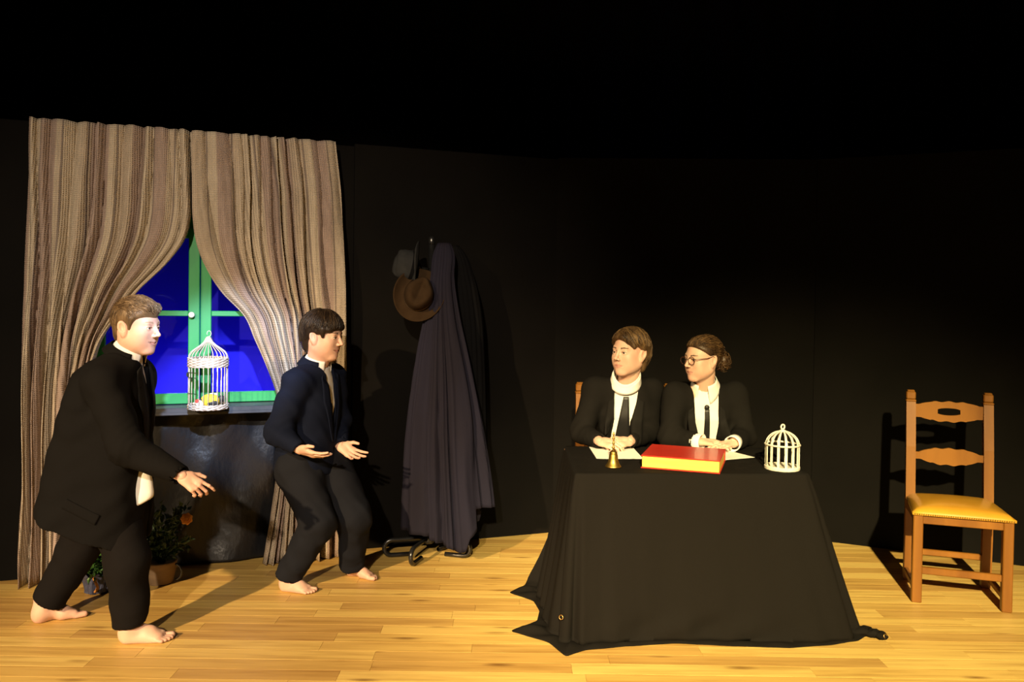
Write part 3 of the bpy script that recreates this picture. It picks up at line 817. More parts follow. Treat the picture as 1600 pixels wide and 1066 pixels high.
# ================================================================== WICKER CAGE ON THE SILL, TOY BIRD
def wicker_cage(c):
    root = empty('bird_cage', c); tag(root, 'tall pale wicker bird cage with domed top standing on the window sill', 'bird cage')
    c = np.array(c); w = M['wicker']; R = 0.094
    mk('floor_plate', lathe([(R - 0.004, 0.0), (R, 0.003), (R, 0.007), (0.01, 0.008)], c, 36), w, root)
    def braid(z0, z1, RR, turns, r):
        parts = []
        for j in range(turns):
            z = z0 + (z1 - z0) * (j + 0.5) / turns
            parts.append(tube([c + [math.cos(t) * (RR + 0.0028 * math.cos(11 * t + math.pi * j)), math.sin(t) * (RR + 0.0028 * math.cos(11 * t + math.pi * j)), z + 0.0016 * math.sin(22 * t)] for t in np.linspace(0, 2 * math.pi, 88, endpoint=False)], r, 6, closed=True))
        return join(*parts)
    mk('woven_base', braid(0.002, 0.026, R, 4, 0.0042), w, root, smooth=True)
    mk('woven_band', braid(0.215, 0.262, R, 7, 0.0042), w, root, smooth=True)
    prof = [(R, 0.0), (R, 0.26), (R * 0.98, 0.275), (R * 0.86, 0.293), (R * 0.62, 0.310), (R * 0.38, 0.326), (R * 0.22, 0.342), (R * 0.15, 0.356)]
    pr = np.array(prof); tt = np.linspace(0, 1, len(pr)); t2 = np.concatenate([[0, 0.07, 0.143], np.linspace(0.16, 1, 18)])
    rr = np.interp(t2, tt, pr[:, 0]); zz_ = np.interp(t2, tt, pr[:, 1])
    for k in range(26):
        a = 2 * math.pi * k / 26
        mk('bar', tube(np.stack([c[0] + rr * math.cos(a), c[1] + rr * math.sin(a), c[2] + zz_], -1), 0.0021, 5), w, root, smooth=True)
    mk('top_knob', lathe([(0.014, 0.335), (0.018, 0.345), (0.0175, 0.355), (0.012, 0.364), (0.004, 0.369)], c, 18), w, root, smooth=True)
    mk('hanging_hook', tube([c + np.array([0.010 * math.cos(t) * DU[0] + 0.003, 0.010 * math.cos(t) * DU[1], 0.383 + 0.014 * math.sin(t)]) for t in np.linspace(-1.6, 3.6, 18)], 0.0014, 6), M['white_metal'], root, smooth=True)
    # door with dark wire hinges and latch on the left front
    dr = []
    for z in (0.085, 0.165, 0.19):
        dr.append(tube([c + [math.cos(t) * (R + 0.004), math.sin(t) * (R + 0.004), z] for t in np.linspace(-2.9, -1.75, 14)], 0.0015, 5))
    door = mk('wire_door', dr[0], M['wire'], root, smooth=True)
    for q in dr[1:]: mk('door_wire', q, M['wire'], door, smooth=True)
    a = -2.55
    for a, z, w_ in ((-2.55, 0.178, 0.010), (-2.1, 0.155, 0.008)):
        mk('latch', box(c + [math.cos(a) * (R + 0.006), math.sin(a) * (R + 0.006), z], (w_, 0.006, 2 * w_), None, 0.001), M['wire'], door)
CB = np.array([-1.541, 4.160, 0.8585])
wicker_cage(tuple(CB))

def ellipsoid(c, r, ax=None, n=12, m=18):
    th = np.linspace(0.05, math.pi - 0.05, n)[:, None]; ph = np.linspace(0, 2 * math.pi, m, endpoint=False)[None, :]
    Pq = np.stack([r[0] * np.sin(th) * np.cos(ph), r[1] * np.sin(th) * np.sin(ph), r[2] * np.cos(th) + 0 * ph], -1)
    v, f = grid(Pq, True)
    f = [q[::-1] for q in f] + [list(range(m)), [(n - 1) * m + k for k in range(m)][::-1]]
    A = np.eye(3) if ax is None else np.asarray(ax)
    return v @ A + np.asarray(c, float), f
bd = CB + np.array([0, 0, 0.009])
bird = empty('toy_bird', tuple(bd)); tag(bird, 'toy bird with yellow body and white head lying inside the wicker cage', 'toy')
fx = np.array([DU[0], DU[1], 0]); BAX = np.array([fx, [-fx[1], fx[0], 0], [0, 0, 1.0]])
body = mk('body', ellipsoid(bd + fx * 0.010 + [0, 0, 0.034], (0.047, 0.032, 0.033), BAX), M['toy_yellow'], bird, smooth=True)
head = mk('head', ellipsoid(bd - fx * 0.038 + [0, 0, 0.022], (0.023, 0.022, 0.022), BAX), M['toy_white'], bird, smooth=True)
mk('face_patch', ellipsoid(bd - fx * 0.047 - np.array([0, 0.008, -0.031]), (0.011, 0.014, 0.011), BAX), M['toy_red'], head, smooth=True)
mk('cap', ellipsoid(bd - fx * 0.032 + [0, 0, 0.036], (0.014, 0.018, 0.010), BAX), M['toy_black'], head, smooth=True)
mk('beak', lathe([(0.008, 0), (0.006, 0.008), (0.001, 0.020)], bd - fx * 0.056 + [0, 0, 0.020], 10, [[0, 0, 1.0], [fx[1], -fx[0], 0], -fx]), M['toy_beak'], head, smooth=True)
mk('wing', ellipsoid(bd + fx * 0.030 - np.array([0, 0.026, -0.022]), (0.027, 0.008, 0.014), BAX), M['toy_black'], bird, smooth=True)
mk('wing', ellipsoid(bd + fx * 0.020 + np.array([0, 0.012, 0.062]), (0.024, 0.014, 0.008), BAX), M['toy_white'], bird, smooth=True)
mk('tail', ellipsoid(bd + fx * 0.064 + [0, 0, 0.040], (0.020, 0.012, 0.018), BAX), M['toy_black'], bird, smooth=True)

# ================================================================== COAT STAND, COATS, HATS
RX, RY = -0.452, 4.56
rack = empty('coat_stand', (RX, RY, 0)); tag(rack, 'black tubular metal coat stand with looped feet', 'coat stand')
bm_ = M['black_metal']
mk('pole', tube([(RX, RY, 0.10), (RX, RY, 1.74)], 0.017, 14), bm_, rack, smooth=True)
mk('top_knob', lathe([(0.017, 1.735), (0.019, 1.745), (0.019, 1.77), (0.013, 1.78), (0.003, 1.783)], (RX, RY, 0), 16), bm_, rack, smooth=True)
mk('base_hub', lathe([(0.03, 0.07), (0.034, 0.075), (0.034, 0.115), (0.02, 0.125)], (RX, RY, 0), 18), bm_, rack, smooth=True)
for a in (math.radians(196), math.radians(254), math.radians(-14), math.radians(50)):
    d = np.array([math.cos(a), math.sin(a), 0]); L_ = 0.17 if 0 < a < 2 else 0.245
    P = [np.array([RX, RY, 0.098]) + d * q for q in (0.02, 0.10, L_ - 0.06)]
    for t in np.linspace(math.pi / 2, -math.pi / 2, 12):
        P.append(np.array([RX, RY, 0.056]) + d * (L_ - 0.042 + 0.042 * math.cos(t)) + np.array([0, 0, 0.042 * math.sin(t)]))
    P += [np.array([RX, RY, 0.014]) + d * q for q in (L_ - 0.09, 0.10)]
    mk('leg', tube(P, 0.0125, 10), bm_, rack, smooth=True)
for a in np.radians([150, 215, 290, 20]):
    d = np.array([math.cos(a), math.sin(a), 0])
    P = [np.array([RX, RY, 1.60]) + d * 0.015] + [np.array([RX, RY, 1.60]) + d * (0.05 + 0.07 * t) + np.array([0, 0, 0.10 * t ** 2]) for t in np.linspace(0, 1, 7)]
    mk('hook', tube(P, 0.008, 8), bm_, rack, smooth=True)

def coat(name, label, zs, cx, cy, rx, ry, hemf, nf, amp, seed, mt, zmin=0.1):
    rg = np.random.default_rng(seed)
    n, m = 70, 200
    th = np.linspace(0, 2 * math.pi, m, endpoint=False)
    zz = np.linspace(0, 1, n)
    rows = []
    hem = hemf(th)
    for q in zz:
        z = zs[0] + (hem - zs[0]) * q
        zi = np.array(zs)[::-1]
        X = sm(z, zi, np.array(cx)[::-1]); Yc = sm(z, zi, np.array(cy)[::-1]); A = sm(z, zi, np.array(rx)[::-1]); B = sm(z, zi, np.array(ry)[::-1])
        ph = nf * th + 2.2 * np.sin(2 * th + seed) + 1.4 * np.sin(5 * th + 2 * seed) + 0.5 * np.sin(3 * z * 2 + th)
        fold = 1 + amp * min(1, 0.25 + q * 1.1) * ((np.abs(np.sin(ph / 2)) ** 0.6) * 2 - 1.2 + 0.3 * np.sin(2.7 * ph + 3 * q))
        rows.append(np.stack([X + A * fold * np.cos(th), Yc + B * fold * np.sin(th), z], -1))
    Pq = np.stack(rows)
    v, f = grid(Pq, True)
    f.append(list(range(m)))
    o = mk(name, (v, f), mt, origin=(cx[-1], cy[-1], zs[-1]), smooth=True)
    sd = o.modifiers.new('thickness', 'SOLIDIFY'); sd.thickness = 0.003; sd.offset = 1
    tag(o, label, 'coat', 'coats on the stand')
    return o
zc = [1.735, 1.70, 1.55, 1.35, 1.15, 0.80, 0.45, 0.05]
def hem_navy(th):
    x = np.cos(th)
    base = np.interp(x, [-1, -0.75, -0.55, -0.45, 0.1, 0.18, 0.36, 0.42, 0.62, 0.66, 1.0], [0.18, 0.17, 0.16, 0.16, 0.10, 0.085, 0.085, 0.16, 0.20, 0.31, 0.31])
    return base
cn = coat('long_coat', 'long dark navy coat with deep folds hanging on the stand', zc,
          [-0.372, -0.372, -0.378, -0.377, -0.372, -0.357, -0.335, -0.318], [4.44, 4.44, 4.43, 4.43, 4.43, 4.44, 4.45, 4.45],
          [0.035, 0.050, 0.062, 0.090, 0.125, 0.170, 0.205, 0.230], [0.03, 0.035, 0.05, 0.06, 0.07, 0.085, 0.10, 0.115], hem_navy, 11, 0.22, 4, M['coat_navy'])
# sleeve of the coat hanging in front, button
slv = [(-0.40, 4.375, 1.40), (-0.395, 4.345, 1.2), (-0.40, 4.325, 0.95), (-0.42, 4.315, 0.62), (-0.43, 4.315, 0.40)]
mk('button', lathe([(0.010, 0), (0.011, 0.003), (0.009, 0.005), (0.004, 0.004)], (-0.466, 4.372, 1.405), 14, [[1, 0, 0], [0, 0, 1.0], [0, -1.0, 0]]), M['coat_button'], cn, smooth=True)
coat('dark_coat', 'plain black coat hanging behind the navy coat on the stand', zc[:7] + [0.30],
     [-0.335, -0.325, -0.30, -0.28, -0.27, -0.27, -0.27, -0.27], [4.62] * 8, [0.03, 0.05, 0.085, 0.105, 0.11, 0.12, 0.13, 0.13], [0.03, 0.04, 0.05, 0.055, 0.06, 0.06, 0.065, 0.07], lambda th: 0.34 + 0.02 * np.sin(5 * th), 13, 0.10, 9, M['coat_black'])

def hat(name, label, c, up, side, mt, seed, brim=0.135, crown=0.10, cord=None):
    """up: axis of the crown; side: rough direction of the hat's front"""
    up = unit(up); fr = unit(np.asarray(side) - up * np.dot(side, up)); rt = np.cross(up, fr)
    A = np.array([rt, fr, up]); c = np.asarray(c, float)
    th = np.linspace(0, 2 * math.pi, 48, endpoint=False)
    def loop(ra, rb, z, dip=0, dent=0):
        x = ra * np.cos(th); y_ = rb * np.sin(th)
        zz = z + dip * (np.abs(np.cos(th)) ** 2) - dent * np.exp(-(x / 0.025) ** 2) * (1)
        return np.stack([x, y_, zz], -1)
    rows = [loop(0.078, 0.092, 0.0), loop(0.077, 0.091, 0.03), loop(0.074, 0.087, 0.06), loop(0.066, 0.078, crown - 0.012), loop(0.055, 0.066, crown, 0, 0.012), loop(0.035, 0.045, crown + 0.002, 0, 0.024), loop(0.012, 0.03, crown - 0.002, 0, 0.026), loop(0.002, 0.01, crown - 0.003, 0, 0.026)]
    for r_ in rows:   # front pinch
        w = np.exp(-((r_[:, 1] - 0.07) / 0.03) ** 2) * np.clip(r_[:, 2] / crown, 0, 1)
        r_[:, 0] *= 1 - 0.35 * w
    root = empty(name, tuple(c)); tag(root, label, 'hat', 'hats on the stand')
    v, f = grid(np.stack(rows), True); f.append([7 * 48 + k for k in range(48)])
    mk('crown', (v @ A + c, f), mt, root, smooth=True)
    br_ = []
    for q in np.linspace(0, 1, 9):
        ra = 0.077 + (brim - 0.077) * q; rb = 0.091 + (brim + 0.012 - 0.091) * q
        br_.append(loop(ra, rb, 0.0, 0.045 * q ** 1.6 - 0.0, 0) - np.array([0, 0, 0.012 * math.sin(math.pi * q * 0.6)]))
    v1, f1 = grid(np.stack(br_), True)
    bo = mk('brim', (v1 @ A + c, f1), mt, root, smooth=True)
    sd = bo.modifiers.new('thickness', 'SOLIDIFY'); sd.thickness = 0.003
    v2, f2 = grid(np.stack([loop(0.0785, 0.0925, 0.002), loop(0.0782, 0.092, 0.022)]), True)
    mk('hat_band', (v2 @ A + c, f2), M['hat_cord'] if cord else M['coat_black'], root, smooth=True)
    return root
hat('felt_hat', 'grey felt hat on the coat stand above the brown hat', (-0.545, 4.47, 1.605), (-0.86, -0.30, 0.22), (-0.2, -0.6, -0.75), M['hat_grey'], 1, brim=0.138)
hat('felt_hat', 'brown felt hat hung beside the navy coat', (-0.500, 4.395, 1.455), (0.14, -0.97, 0.22), (0.35, 0.1, 0.9), M['hat_brown'], 2, brim=0.135, cord=True)

# ================================================================== PLANTS BY THE CURTAIN
def leafy(root, base, tips, mt, nleaf, size, seed):
    rg = np.random.default_rng(seed)
    parts = []; stems = []
    base = np.array(base)
    for t in tips:
        t = np.array(t); mid = (base + t) / 2 + [0, 0, 0.05]
        q = np.linspace(0, 1, 10)[:, None]
        P = (1 - q) ** 2 * base + 2 * q * (1 - q) * mid + q * q * t
        stems.append(tube(P, np.linspace(0.004, 0.0015, 10), 5))
        for k in range(nleaf):
            s_ = rg.uniform(0.15, 1.0); p = P[int(s_ * 9)] + rg.normal(0, 0.012, 3)
            d = unit(rg.normal(0, 1, 3) + (t - base) / np.linalg.norm(t - base) * 0.8); w = unit(np.cross(d, rg.normal(0, 1, 3))); nn = np.cross(d, w)
            L_ = size * rg.uniform(0.6, 1.3); wd = L_ * 0.28
            V = np.array([p, p + d * L_ * 0.35 + w * wd, p + d * L_, p + d * L_ * 0.35 - w * wd, p + d * L_ * 0.4 + nn * wd * 0.35])
            V[:, 2] = np.maximum(V[:, 2], 0.01)
            parts.append((V, [[0, 4, 1], [1, 4, 2], [2, 4, 3], [3, 4, 0]]))
    mk('stems', join(*stems), M['stem'], root)
    fo = mk('foliage', join(*parts), mt, root); fo['kind'] = 'stuff'

rg = np.random.default_rng(11)
b1 = (-1.98, 3.93, 0.0)
pl = empty('potted_plant', b1); tag(pl, 'bright green leafy plant in crumpled blue foil beside the curtain', 'plant')
th = np.linspace(0, 2 * math.pi, 28, endpoint=False)
rows = []
for i, (r_, z) in enumerate([(0.050, 0.0), (0.056, 0.004), (0.060, 0.05), (0.075, 0.09), (0.095, 0.105)]):
    rr = r_ * (1 + 0.10 * np.sin(7 * th + i) + 0.06 * np.sin(13 * th + 2 * i)); rows.append(np.stack([b1[0] + rr * np.cos(th), b1[1] + rr * np.sin(th), np.maximum(0, z + 0.012 * np.sin(9 * th) * (i == 4))], -1))
v, f = grid(np.stack(rows), True); f.append(list(range(28)))
mk('foil_wrap', (v, f), M['foil'], pl)
mk('ribbon', tube([(b1[0] + 0.02 + 0.02 * math.sin(t * 2), b1[1] - 0.080 - 0.012 * math.sin(t * 3), 0.09 - 0.045 * t) for t in np.linspace(0, 1.6, 12)], 0.007, 6), M['ribbon'], pl, smooth=True)
tips = [(-2.0 + rg.uniform(-0.10, 0.12), 3.92 + rg.uniform(-0.12, 0.12), rg.uniform(0.10, 0.34)) for _ in range(34)]
leafy(pl, (-1.98, 3.93, 0.09), tips, M['leaf'], 26, 0.034, 3)

b2 = (-1.735, 4.06, 0.0)
p2 = empty('potted_plant', b2); tag(p2, 'dark leafy plant in a brown pot with handle and one orange rose', 'plant')
mk('pot', lathe([(0.055, 0), (0.060, 0.004), (0.072, 0.06), (0.076, 0.10), (0.079, 0.104), (0.079, 0.112), (0.070, 0.113), (0.066, 0.10), (0.02, 0.095)], b2, 28), M['pot'], p2, smooth=True)
mk('handle', tube([(b2[0] + 0.070 + 0.035 * math.sin(t), b2[1], 0.055 + 0.040 * math.cos(t)) for t in np.linspace(0.1, 3.0, 12)], 0.006, 8), M['black_metal'], p2, smooth=True)
tips = [(b2[0] + rg.uniform(-0.14, 0.16), b2[1] + rg.uniform(-0.06, 0.06), rg.uniform(0.16, 0.42)) for _ in range(26)]
leafy(p2, (b2[0], b2[1], 0.10), tips, M['leaf_dark'], 24, 0.036, 5)
rc = np.array([-1.598, 4.045, 0.325]); rd = unit((0.15, -0.95, 0.25))
st_ = np.array([np.array((b2[0] + 0.02, b2[1], 0.11)) * (1 - q) + rc * q + np.array([0, 0, 0.06 * math.sin(math.pi * q)]) for q in np.linspace(0, 1, 12)])
fl_ = mk('flower_stem', tube(st_, 0.003, 6), M['stem'], p2, smooth=True)
ra = unit(np.cross(rd, (0, 0, 1))); rb = np.cross(rd, ra)
for ringi, (n_, R_, open_) in enumerate([(7, 0.026, 0.9), (6, 0.018, 0.55), (5, 0.011, 0.3), (3, 0.005, 0.12)]):
    for k in range(n_):
        a = 2 * math.pi * k / n_ + ringi * 0.5
        er = math.cos(a) * ra + math.sin(a) * rb; et = -math.sin(a) * ra + math.cos(a) * rb
        Pp = np.zeros((5, 5, 3))
        for i, q in enumerate(np.linspace(0, 1, 5)):
            for j, s_ in enumerate(np.linspace(-1, 1, 5)):
                wd = R_ * 0.75 * math.sin(math.pi * (0.15 + 0.75 * q)) + 0.001
                Pp[i, j] = rc + er * (R_ * (0.25 + 0.75 * q * open_ + 0.25 * q * q) - 0.004 * s_ * s_) + et * wd * s_ + rd * (0.022 * q * (1.2 - open_ * 0.8 * q) - 0.006 * ringi * -1)
        mk('petal', thick(Pp, 0.0012), M['rose'], fl_, smooth=True)

# ================================================================== PEOPLE
# implicit-surface toolkit: smooth unions of tapered limbs, meshed with surface nets
def smin(a, b, k):
    h = np.clip(0.5 + 0.5 * (b - a) / k, 0, 1)
    return b + (a - b) * h - k * h * (1 - h)

class Field:
    def __init__(s): s.ops = []
    def _add(s, fn, lo, hi, k, sub): s.ops.append((fn, np.asarray(lo, float), np.asarray(hi, float), k, sub)); return s
    def cap(s, a, b, ra, rb, k=0.02, flat=None, cut=False, sub=False):
        """tapered limb a->b; flat=(dir, factor) squashes the section; cut = square end at b"""
        a = np.asarray(a, float); b = np.asarray(b, float); ab = b - a; L2 = ab @ ab; e = ab / math.sqrt(L2)
        if flat is not None:
            w = unit(flat[0]); fs = flat[1]
        def fn(p):
            q = p - a
            h = np.clip(q @ ab / L2, 0, 1)
            d = q - h[..., None] * ab
            if flat is not None:
                d = d + w * ((d @ w) * (1 / fs - 1))[..., None]
            r = np.sqrt((d * d).sum(-1)) - (ra + (rb - ra) * h)
            if flat is not None: r = r * (0.5 + 0.5 * fs)
            if cut: r = np.maximum(r, (p - b) @ e)
            return r
        m = max(ra, rb) * (max(1, flat[1]) if flat else 1) + k + 0.012
        return s._add(fn, np.minimum(a, b) - m, np.maximum(a, b) + m, k, sub)
    def ell(s, c, r, A=None, k=0.02, sub=False):
        c = np.asarray(c, float); r = np.asarray(r, float); A = np.eye(3) if A is None else np.asarray(A, float)
        mn = r.min()
        def fn(p):
            q = (p - c) @ A.T / r
            l = np.sqrt((q * q).sum(-1))
            g = q / r
            return l * (l - 1) / (np.sqrt((g * g).sum(-1)) + 1e-9)
        m = r.max() + k + 0.012
        return s._add(fn, c - m, c + m, k, sub)
    def stack(s, o, A, t, a, b, off=None, n=2.3, k=0.03, grow=0.0, sub=False, planes=()):
        """body trunk: elliptical sections along A[2]; a half-width (A[0]), b half-depth (A[1])"""
        o = np.asarray(o, float); A = np.asarray(A, float); t = np.asarray(t, float)
        a = np.asarray(a, float) + grow; b = np.asarray(b, float) + grow; off = np.zeros(len(t)) if off is None else np.asarray(off, float)
        def fn(p):
            q = (p - o) @ A.T
            h = q[..., 2]
            aa = np.interp(h, t, a); bb = np.interp(h, t, b); oo = np.interp(h, t, off)
            rho = (np.abs(q[..., 0] / aa) ** n + np.abs((q[..., 1] - oo) / bb) ** n + 1e-12) ** (1 / n)
            d = (rho - 1) * np.minimum(aa, bb)
            e = np.maximum(t[0] - h, h - t[-1])
            d = -smin(-d, -e, 0.015)
            for pn, pp_ in planes:
                d = np.maximum(d, (p - pp_) @ pn)
            return d
        m = max(a.max(), b.max()) + 0.08
        pts = np.array([o + A[2] * t[0], o + A[2] * t[-1]])
        return s._add(fn, pts.min(0) - m, pts.max(0) + m, k, sub)
    def fnop(s, fn, lo, hi, k=0.01, sub=False): return s._add(fn, lo, hi, k, sub)
    def ev(s, p):
        p = np.asarray(p, float)
        f = np.full(p.shape[:-1], 0.5)
        for fn, lo, hi, k, sub in s.ops:
            d = fn(p)
            f = -smin(-f, d, k) if sub else smin(f, d, k)
        return f
    def mesh(s, h, disp=None, relax=1):
        lo = np.min([o[1] for o in s.ops if not o[4]], 0) - 2 * h; hi = np.max([o[2] for o in s.ops if not o[4]], 0) + 2 * h
        n = np.ceil((hi - lo) / h).astype(int) + 1
        F_ = np.full(n, 0.5, np.float32)
        axs = [lo[i] + h * np.arange(n[i]) for i in range(3)]
        for fn, a, b, k, sub in s.ops:
            i0 = np.clip(np.floor((a - lo) / h).astype(int), 0, n - 1); i1 = np.clip(np.ceil((b - lo) / h).astype(int) + 1, 1, n)
            if np.any(i1 <= i0): continue
            sl_ = tuple(slice(i0[i], i1[i]) for i in range(3))
            p = np.stack(np.meshgrid(*[axs[i][sl_[i]] for i in range(3)], indexing='ij'), -1)
            d = fn(p)
            F_[sl_] = -smin(-F_[sl_], d, k) if sub else smin(F_[sl_], d, k)
        if disp is not None:
            ii = np.argwhere(np.abs(F_) < 4 * h + 0.02)
            F_[tuple(ii.T)] += disp(lo + h * ii)
        return surface_nets(F_, lo, h, relax)

def surface_nets(F_, lo, h, relax=1):
    S_ = F_ < 0
    c = np.zeros(np.array(F_.shape) - 1, np.int8)
    for dx in (0, 1):
        for dy in (0, 1):
            for dz in (0, 1):
                c += S_[dx:dx + c.shape[0], dy:dy + c.shape[1], dz:dz + c.shape[2]]
    cells = np.argwhere((c > 0) & (c < 8))
    idm = np.full(c.shape, -1, np.int32); idm[tuple(cells.T)] = np.arange(len(cells))
    cor = np.array([[x, y_, z] for x in (0, 1) for y_ in (0, 1) for z in (0, 1)])
    val = np.stack([F_[tuple((cells + q).T)] for q in cor], 1)
    acc = np.zeros((len(cells), 3)); cnt = np.zeros(len(cells))
    for i in range(8):
        for j in range(i + 1, 8):
            if np.abs(cor[i] - cor[j]).sum() != 1: continue
            a, b = val[:, i], val[:, j]
            mk_ = (a < 0) != (b < 0)
            t = np.where(mk_, a / np.where(mk_, a - b, 1), 0)
            acc += np.where(mk_[:, None], cor[i] + t[:, None] * (cor[j] - cor[i]), 0); cnt += mk_
    V = cells + acc / cnt[:, None]
    quads = []
    for ax in range(3):
        u, w = (ax + 1) % 3, (ax + 2) % 3
        sl0 = [slice(None)] * 3; sl1 = [slice(None)] * 3
        sl0[ax] = slice(0, -1); sl1[ax] = slice(1, None)
        a = S_[tuple(sl0)]; b = S_[tuple(sl1)]
        e = np.argwhere(a != b)
        ok = (e[:, u] > 0) & (e[:, w] > 0) & (e[:, u] < c.shape[u]) & (e[:, w] < c.shape[w])
        e = e[ok]
        flip = b[tuple(e.T)]
        du = np.zeros(3, int); du[u] = 1; dw = np.zeros(3, int); dw[w] = 1
        q = np.stack([idm[tuple((e - du - dw).T)], idm[tuple((e - dw).T)], idm[tuple(e.T)], idm[tuple((e - du).T)]], 1)
        q[flip] = q[flip][:, ::-1]
        quads.append(q)
    Q = np.concatenate(quads)
    Q = Q[(Q >= 0).all(1)]
    V = lo + h * V
    for _ in range(relax):
        nb = np.zeros_like(V); ct = np.zeros(len(V))
        for k in range(4):
            np.add.at(nb, Q[:, k], V[Q[:, (k + 1) % 4]]); np.add.at(ct, Q[:, k], 1)
            np.add.at(nb, Q[:, (k + 1) % 4], V[Q[:, k]]); np.add.at(ct, Q[:, (k + 1) % 4], 1)
        V = 0.5 * V + 0.5 * nb / np.maximum(ct, 1)[:, None]
    return V, Q

def frame(fwd, up):
    """rows: right, forward, up"""
    up = unit(up); f = np.asarray(fwd, float); f = unit(f - up * (f @ up)); return np.array([np.cross(f, up), f, up])

def wrinkle(seed, amp=0.0035, spots=()):
    rg = np.random.default_rng(seed)
    ks = [(unit(rg.normal(0, 1, 3)) * (2 * math.pi / rg.uniform(0.07, 0.2)), rg.random() * 6, rg.uniform(0.4, 1)) for _ in range(7)]
    def fn(p):
        f = np.zeros(len(p))
        for k, ph, a in ks:
            f += a * np.sin(p @ k + ph + 0.8 * np.sin(p @ (k[::-1] * 0.6) + ph))
        f *= amp / 2.2
        for c, ax, rad, am, wl in spots:          # local creases: rings around a bent joint
            d = p - np.asarray(c); g = np.exp(-(d * d).sum(1) / rad ** 2)
            q = d @ unit(ax)
            f += am * g * (np.abs(np.sin(math.pi * q / wl + 1.6 * np.sin(17 * d[:, 0] + 13 * d[:, 1]) + 0.9 * np.sin(31 * d[:, 2] + 19 * d[:, 0]))) - 0.6)
        return f
    return fn

# ---------------- head, in its own frame: x right, y forward, z up, origin between the eyes' level and the ears
def head_field(smile=0.0, female=False, openm=0.0, neck=(0, -0.052, -0.21), eye=0.0040):
    F_ = Field()
    F_.ell((0, -0.012, 0.034), (0.0735, 0.094, 0.080), k=0.01)
    F_.ell((0, 0.026, -0.022), (0.059, 0.062, 0.076), k=0.03)
    for s in (-1, 1):
        F_.cap((s * 0.047, 0.000, -0.055), (s * 0.018, 0.058, -0.098), 0.018, 0.014, k=0.034)
        F_.ell((s * 0.039, 0.050, -0.028), (0.022, 0.025, 0.022), k=0.025)
        F_.ell((s * 0.034, 0.040, -0.058), (0.025, 0.030, 0.028), k=0.025)
    F_.ell((0, 0.068, -0.098), (0.018, 0.016, 0.014), k=0.018)
    F_.ell((0, 0.060, -0.064), (0.032, 0.024, 0.028), k=0.020)
    F_.cap((-0.034, 0.070, 0.020), (0.034, 0.070, 0.020), 0.011, 0.011, k=0.016)
    F_.cap((0, 0.083, 0.012), (0, 0.1045, -0.027), 0.0055, 0.0078, k=0.012)
    F_.ell((0, 0.1045, -0.0295), (0.0085, 0.0085, 0.0078), k=0.006)
    for s in (-1, 1):
        F_.ell((s * 0.0110, 0.093, -0.0335), (0.0068, 0.010, 0.0068), k=0.006)
        F_.ell((s * 0.0060, 0.0985, -0.0405), (0.0032, 0.0045, 0.0035), k=0.003, sub=True)
        F_.ell((s * 0.031, 0.092, 0.000), (0.018, 0.013, 0.0105), k=0.010, sub=True)
        F_.ell((s * 0.0305, 0.0705, -0.001), (0.0165, 0.0145, 0.0135), k=0.005)       # lids
        F_.cap((s * 0.0205, 0.0868, -0.0012), (s * 0.0405, 0.0822, -0.0002), eye, eye * 0.95, k=0.002, sub=True)   # slit
    # mouth
    zc_ = -0.066; up_ = 0.006 * smile
    F_.cap((-0.026, 0.0745, zc_ + 0.003 + up_), (0, 0.0835, zc_ + 0.0050), 0.0036, 0.0048, k=0.006)
    F_.cap((0.026, 0.0745, zc_ + 0.003 + up_), (0, 0.0835, zc_ + 0.0050), 0.0036, 0.0048, k=0.006)
    F_.cap((-0.018, 0.077, zc_ - 0.004 + up_ * .5), (0.018, 0.077, zc_ - 0.004 + up_ * .5), 0.005, 0.005, k=0.006)
    F_.ell((0, 0.0805, zc_ - 0.0055), (0.016, 0.006, 0.0052), k=0.006)
    g = 0.0016 + 0.003 * openm
    F_.cap((-0.027, 0.0785, zc_ + up_), (0, 0.0905, zc_), g * 0.7, g, k=0.002, sub=True)
    F_.cap((0.027, 0.0785, zc_ + up_), (0, 0.0905, zc_), g * 0.7, g, k=0.002, sub=True)
    for s in (-1, 1):
        A = np.array([[1, 0, 0], [0, 0.95, 0.3], [0, -0.3, 0.95]])
        A[0] = unit((1, s * 0.30, 0)); A[1] = unit(np.cross(A[2], A[0])); A[2] = np.cross(A[0], A[1])
        F_.ell((s * 0.0775, -0.012, -0.006), (0.0075, 0.0185, 0.031), A, k=0.006)
        F_.ell((s * 0.0845, -0.009, -0.004), (0.0075, 0.0110, 0.020), A, k=0.004, sub=True)
        F_.ell((s * 0.0715, -0.006, -0.034), (0.007, 0.009, 0.010), k=0.006)
    F_.cap((0, -0.016, -0.045), neck, 0.047 if female else 0.050, 0.050 if female else 0.054, k=0.048)
    return F_

def head_mats(c, lower_hair=False):
    x, y_, z = np.abs(c[:, 0]), c[:, 1], c[:, 2]
    mi = np.zeros(len(c), int)
    brow = (x > 0.015) & (x < 0.049) & (y_ > 0.055) & (np.abs(z - (0.0205 + 0.0035 * np.sin((x - 0.015) / 0.034 * 2.6))) < 0.0044 * (1.15 - x / 0.065))
    mi[brow] = 4
    lip = (x < 0.027) & (y_ > 0.070) & (x / 0.028 + (np.abs(z + 0.066 - 0.10 * np.maximum(x - 0.01, 0)) / 0.0105) ** 1.5 < 1.0)
    mi[lip] = 1
    return mi

def eyeball(c, look, r=0.0128):
    v, f = ellipsoid((0, 0, 0), (r, r, r), None, 20, 24)
    lk = unit(look)
    # poles along the look direction
    A = np.array([unit(np.cross((0, 0, 1), lk)), np.cross(lk, unit(np.cross((0, 0, 1), lk))), lk])
    v = v @ A
    fc = np.array([v[q].mean(0) for q in f])
    m = np.where(fc @ lk > r * 0.84, 3, 2)
    return v + np.asarray(c), f, m

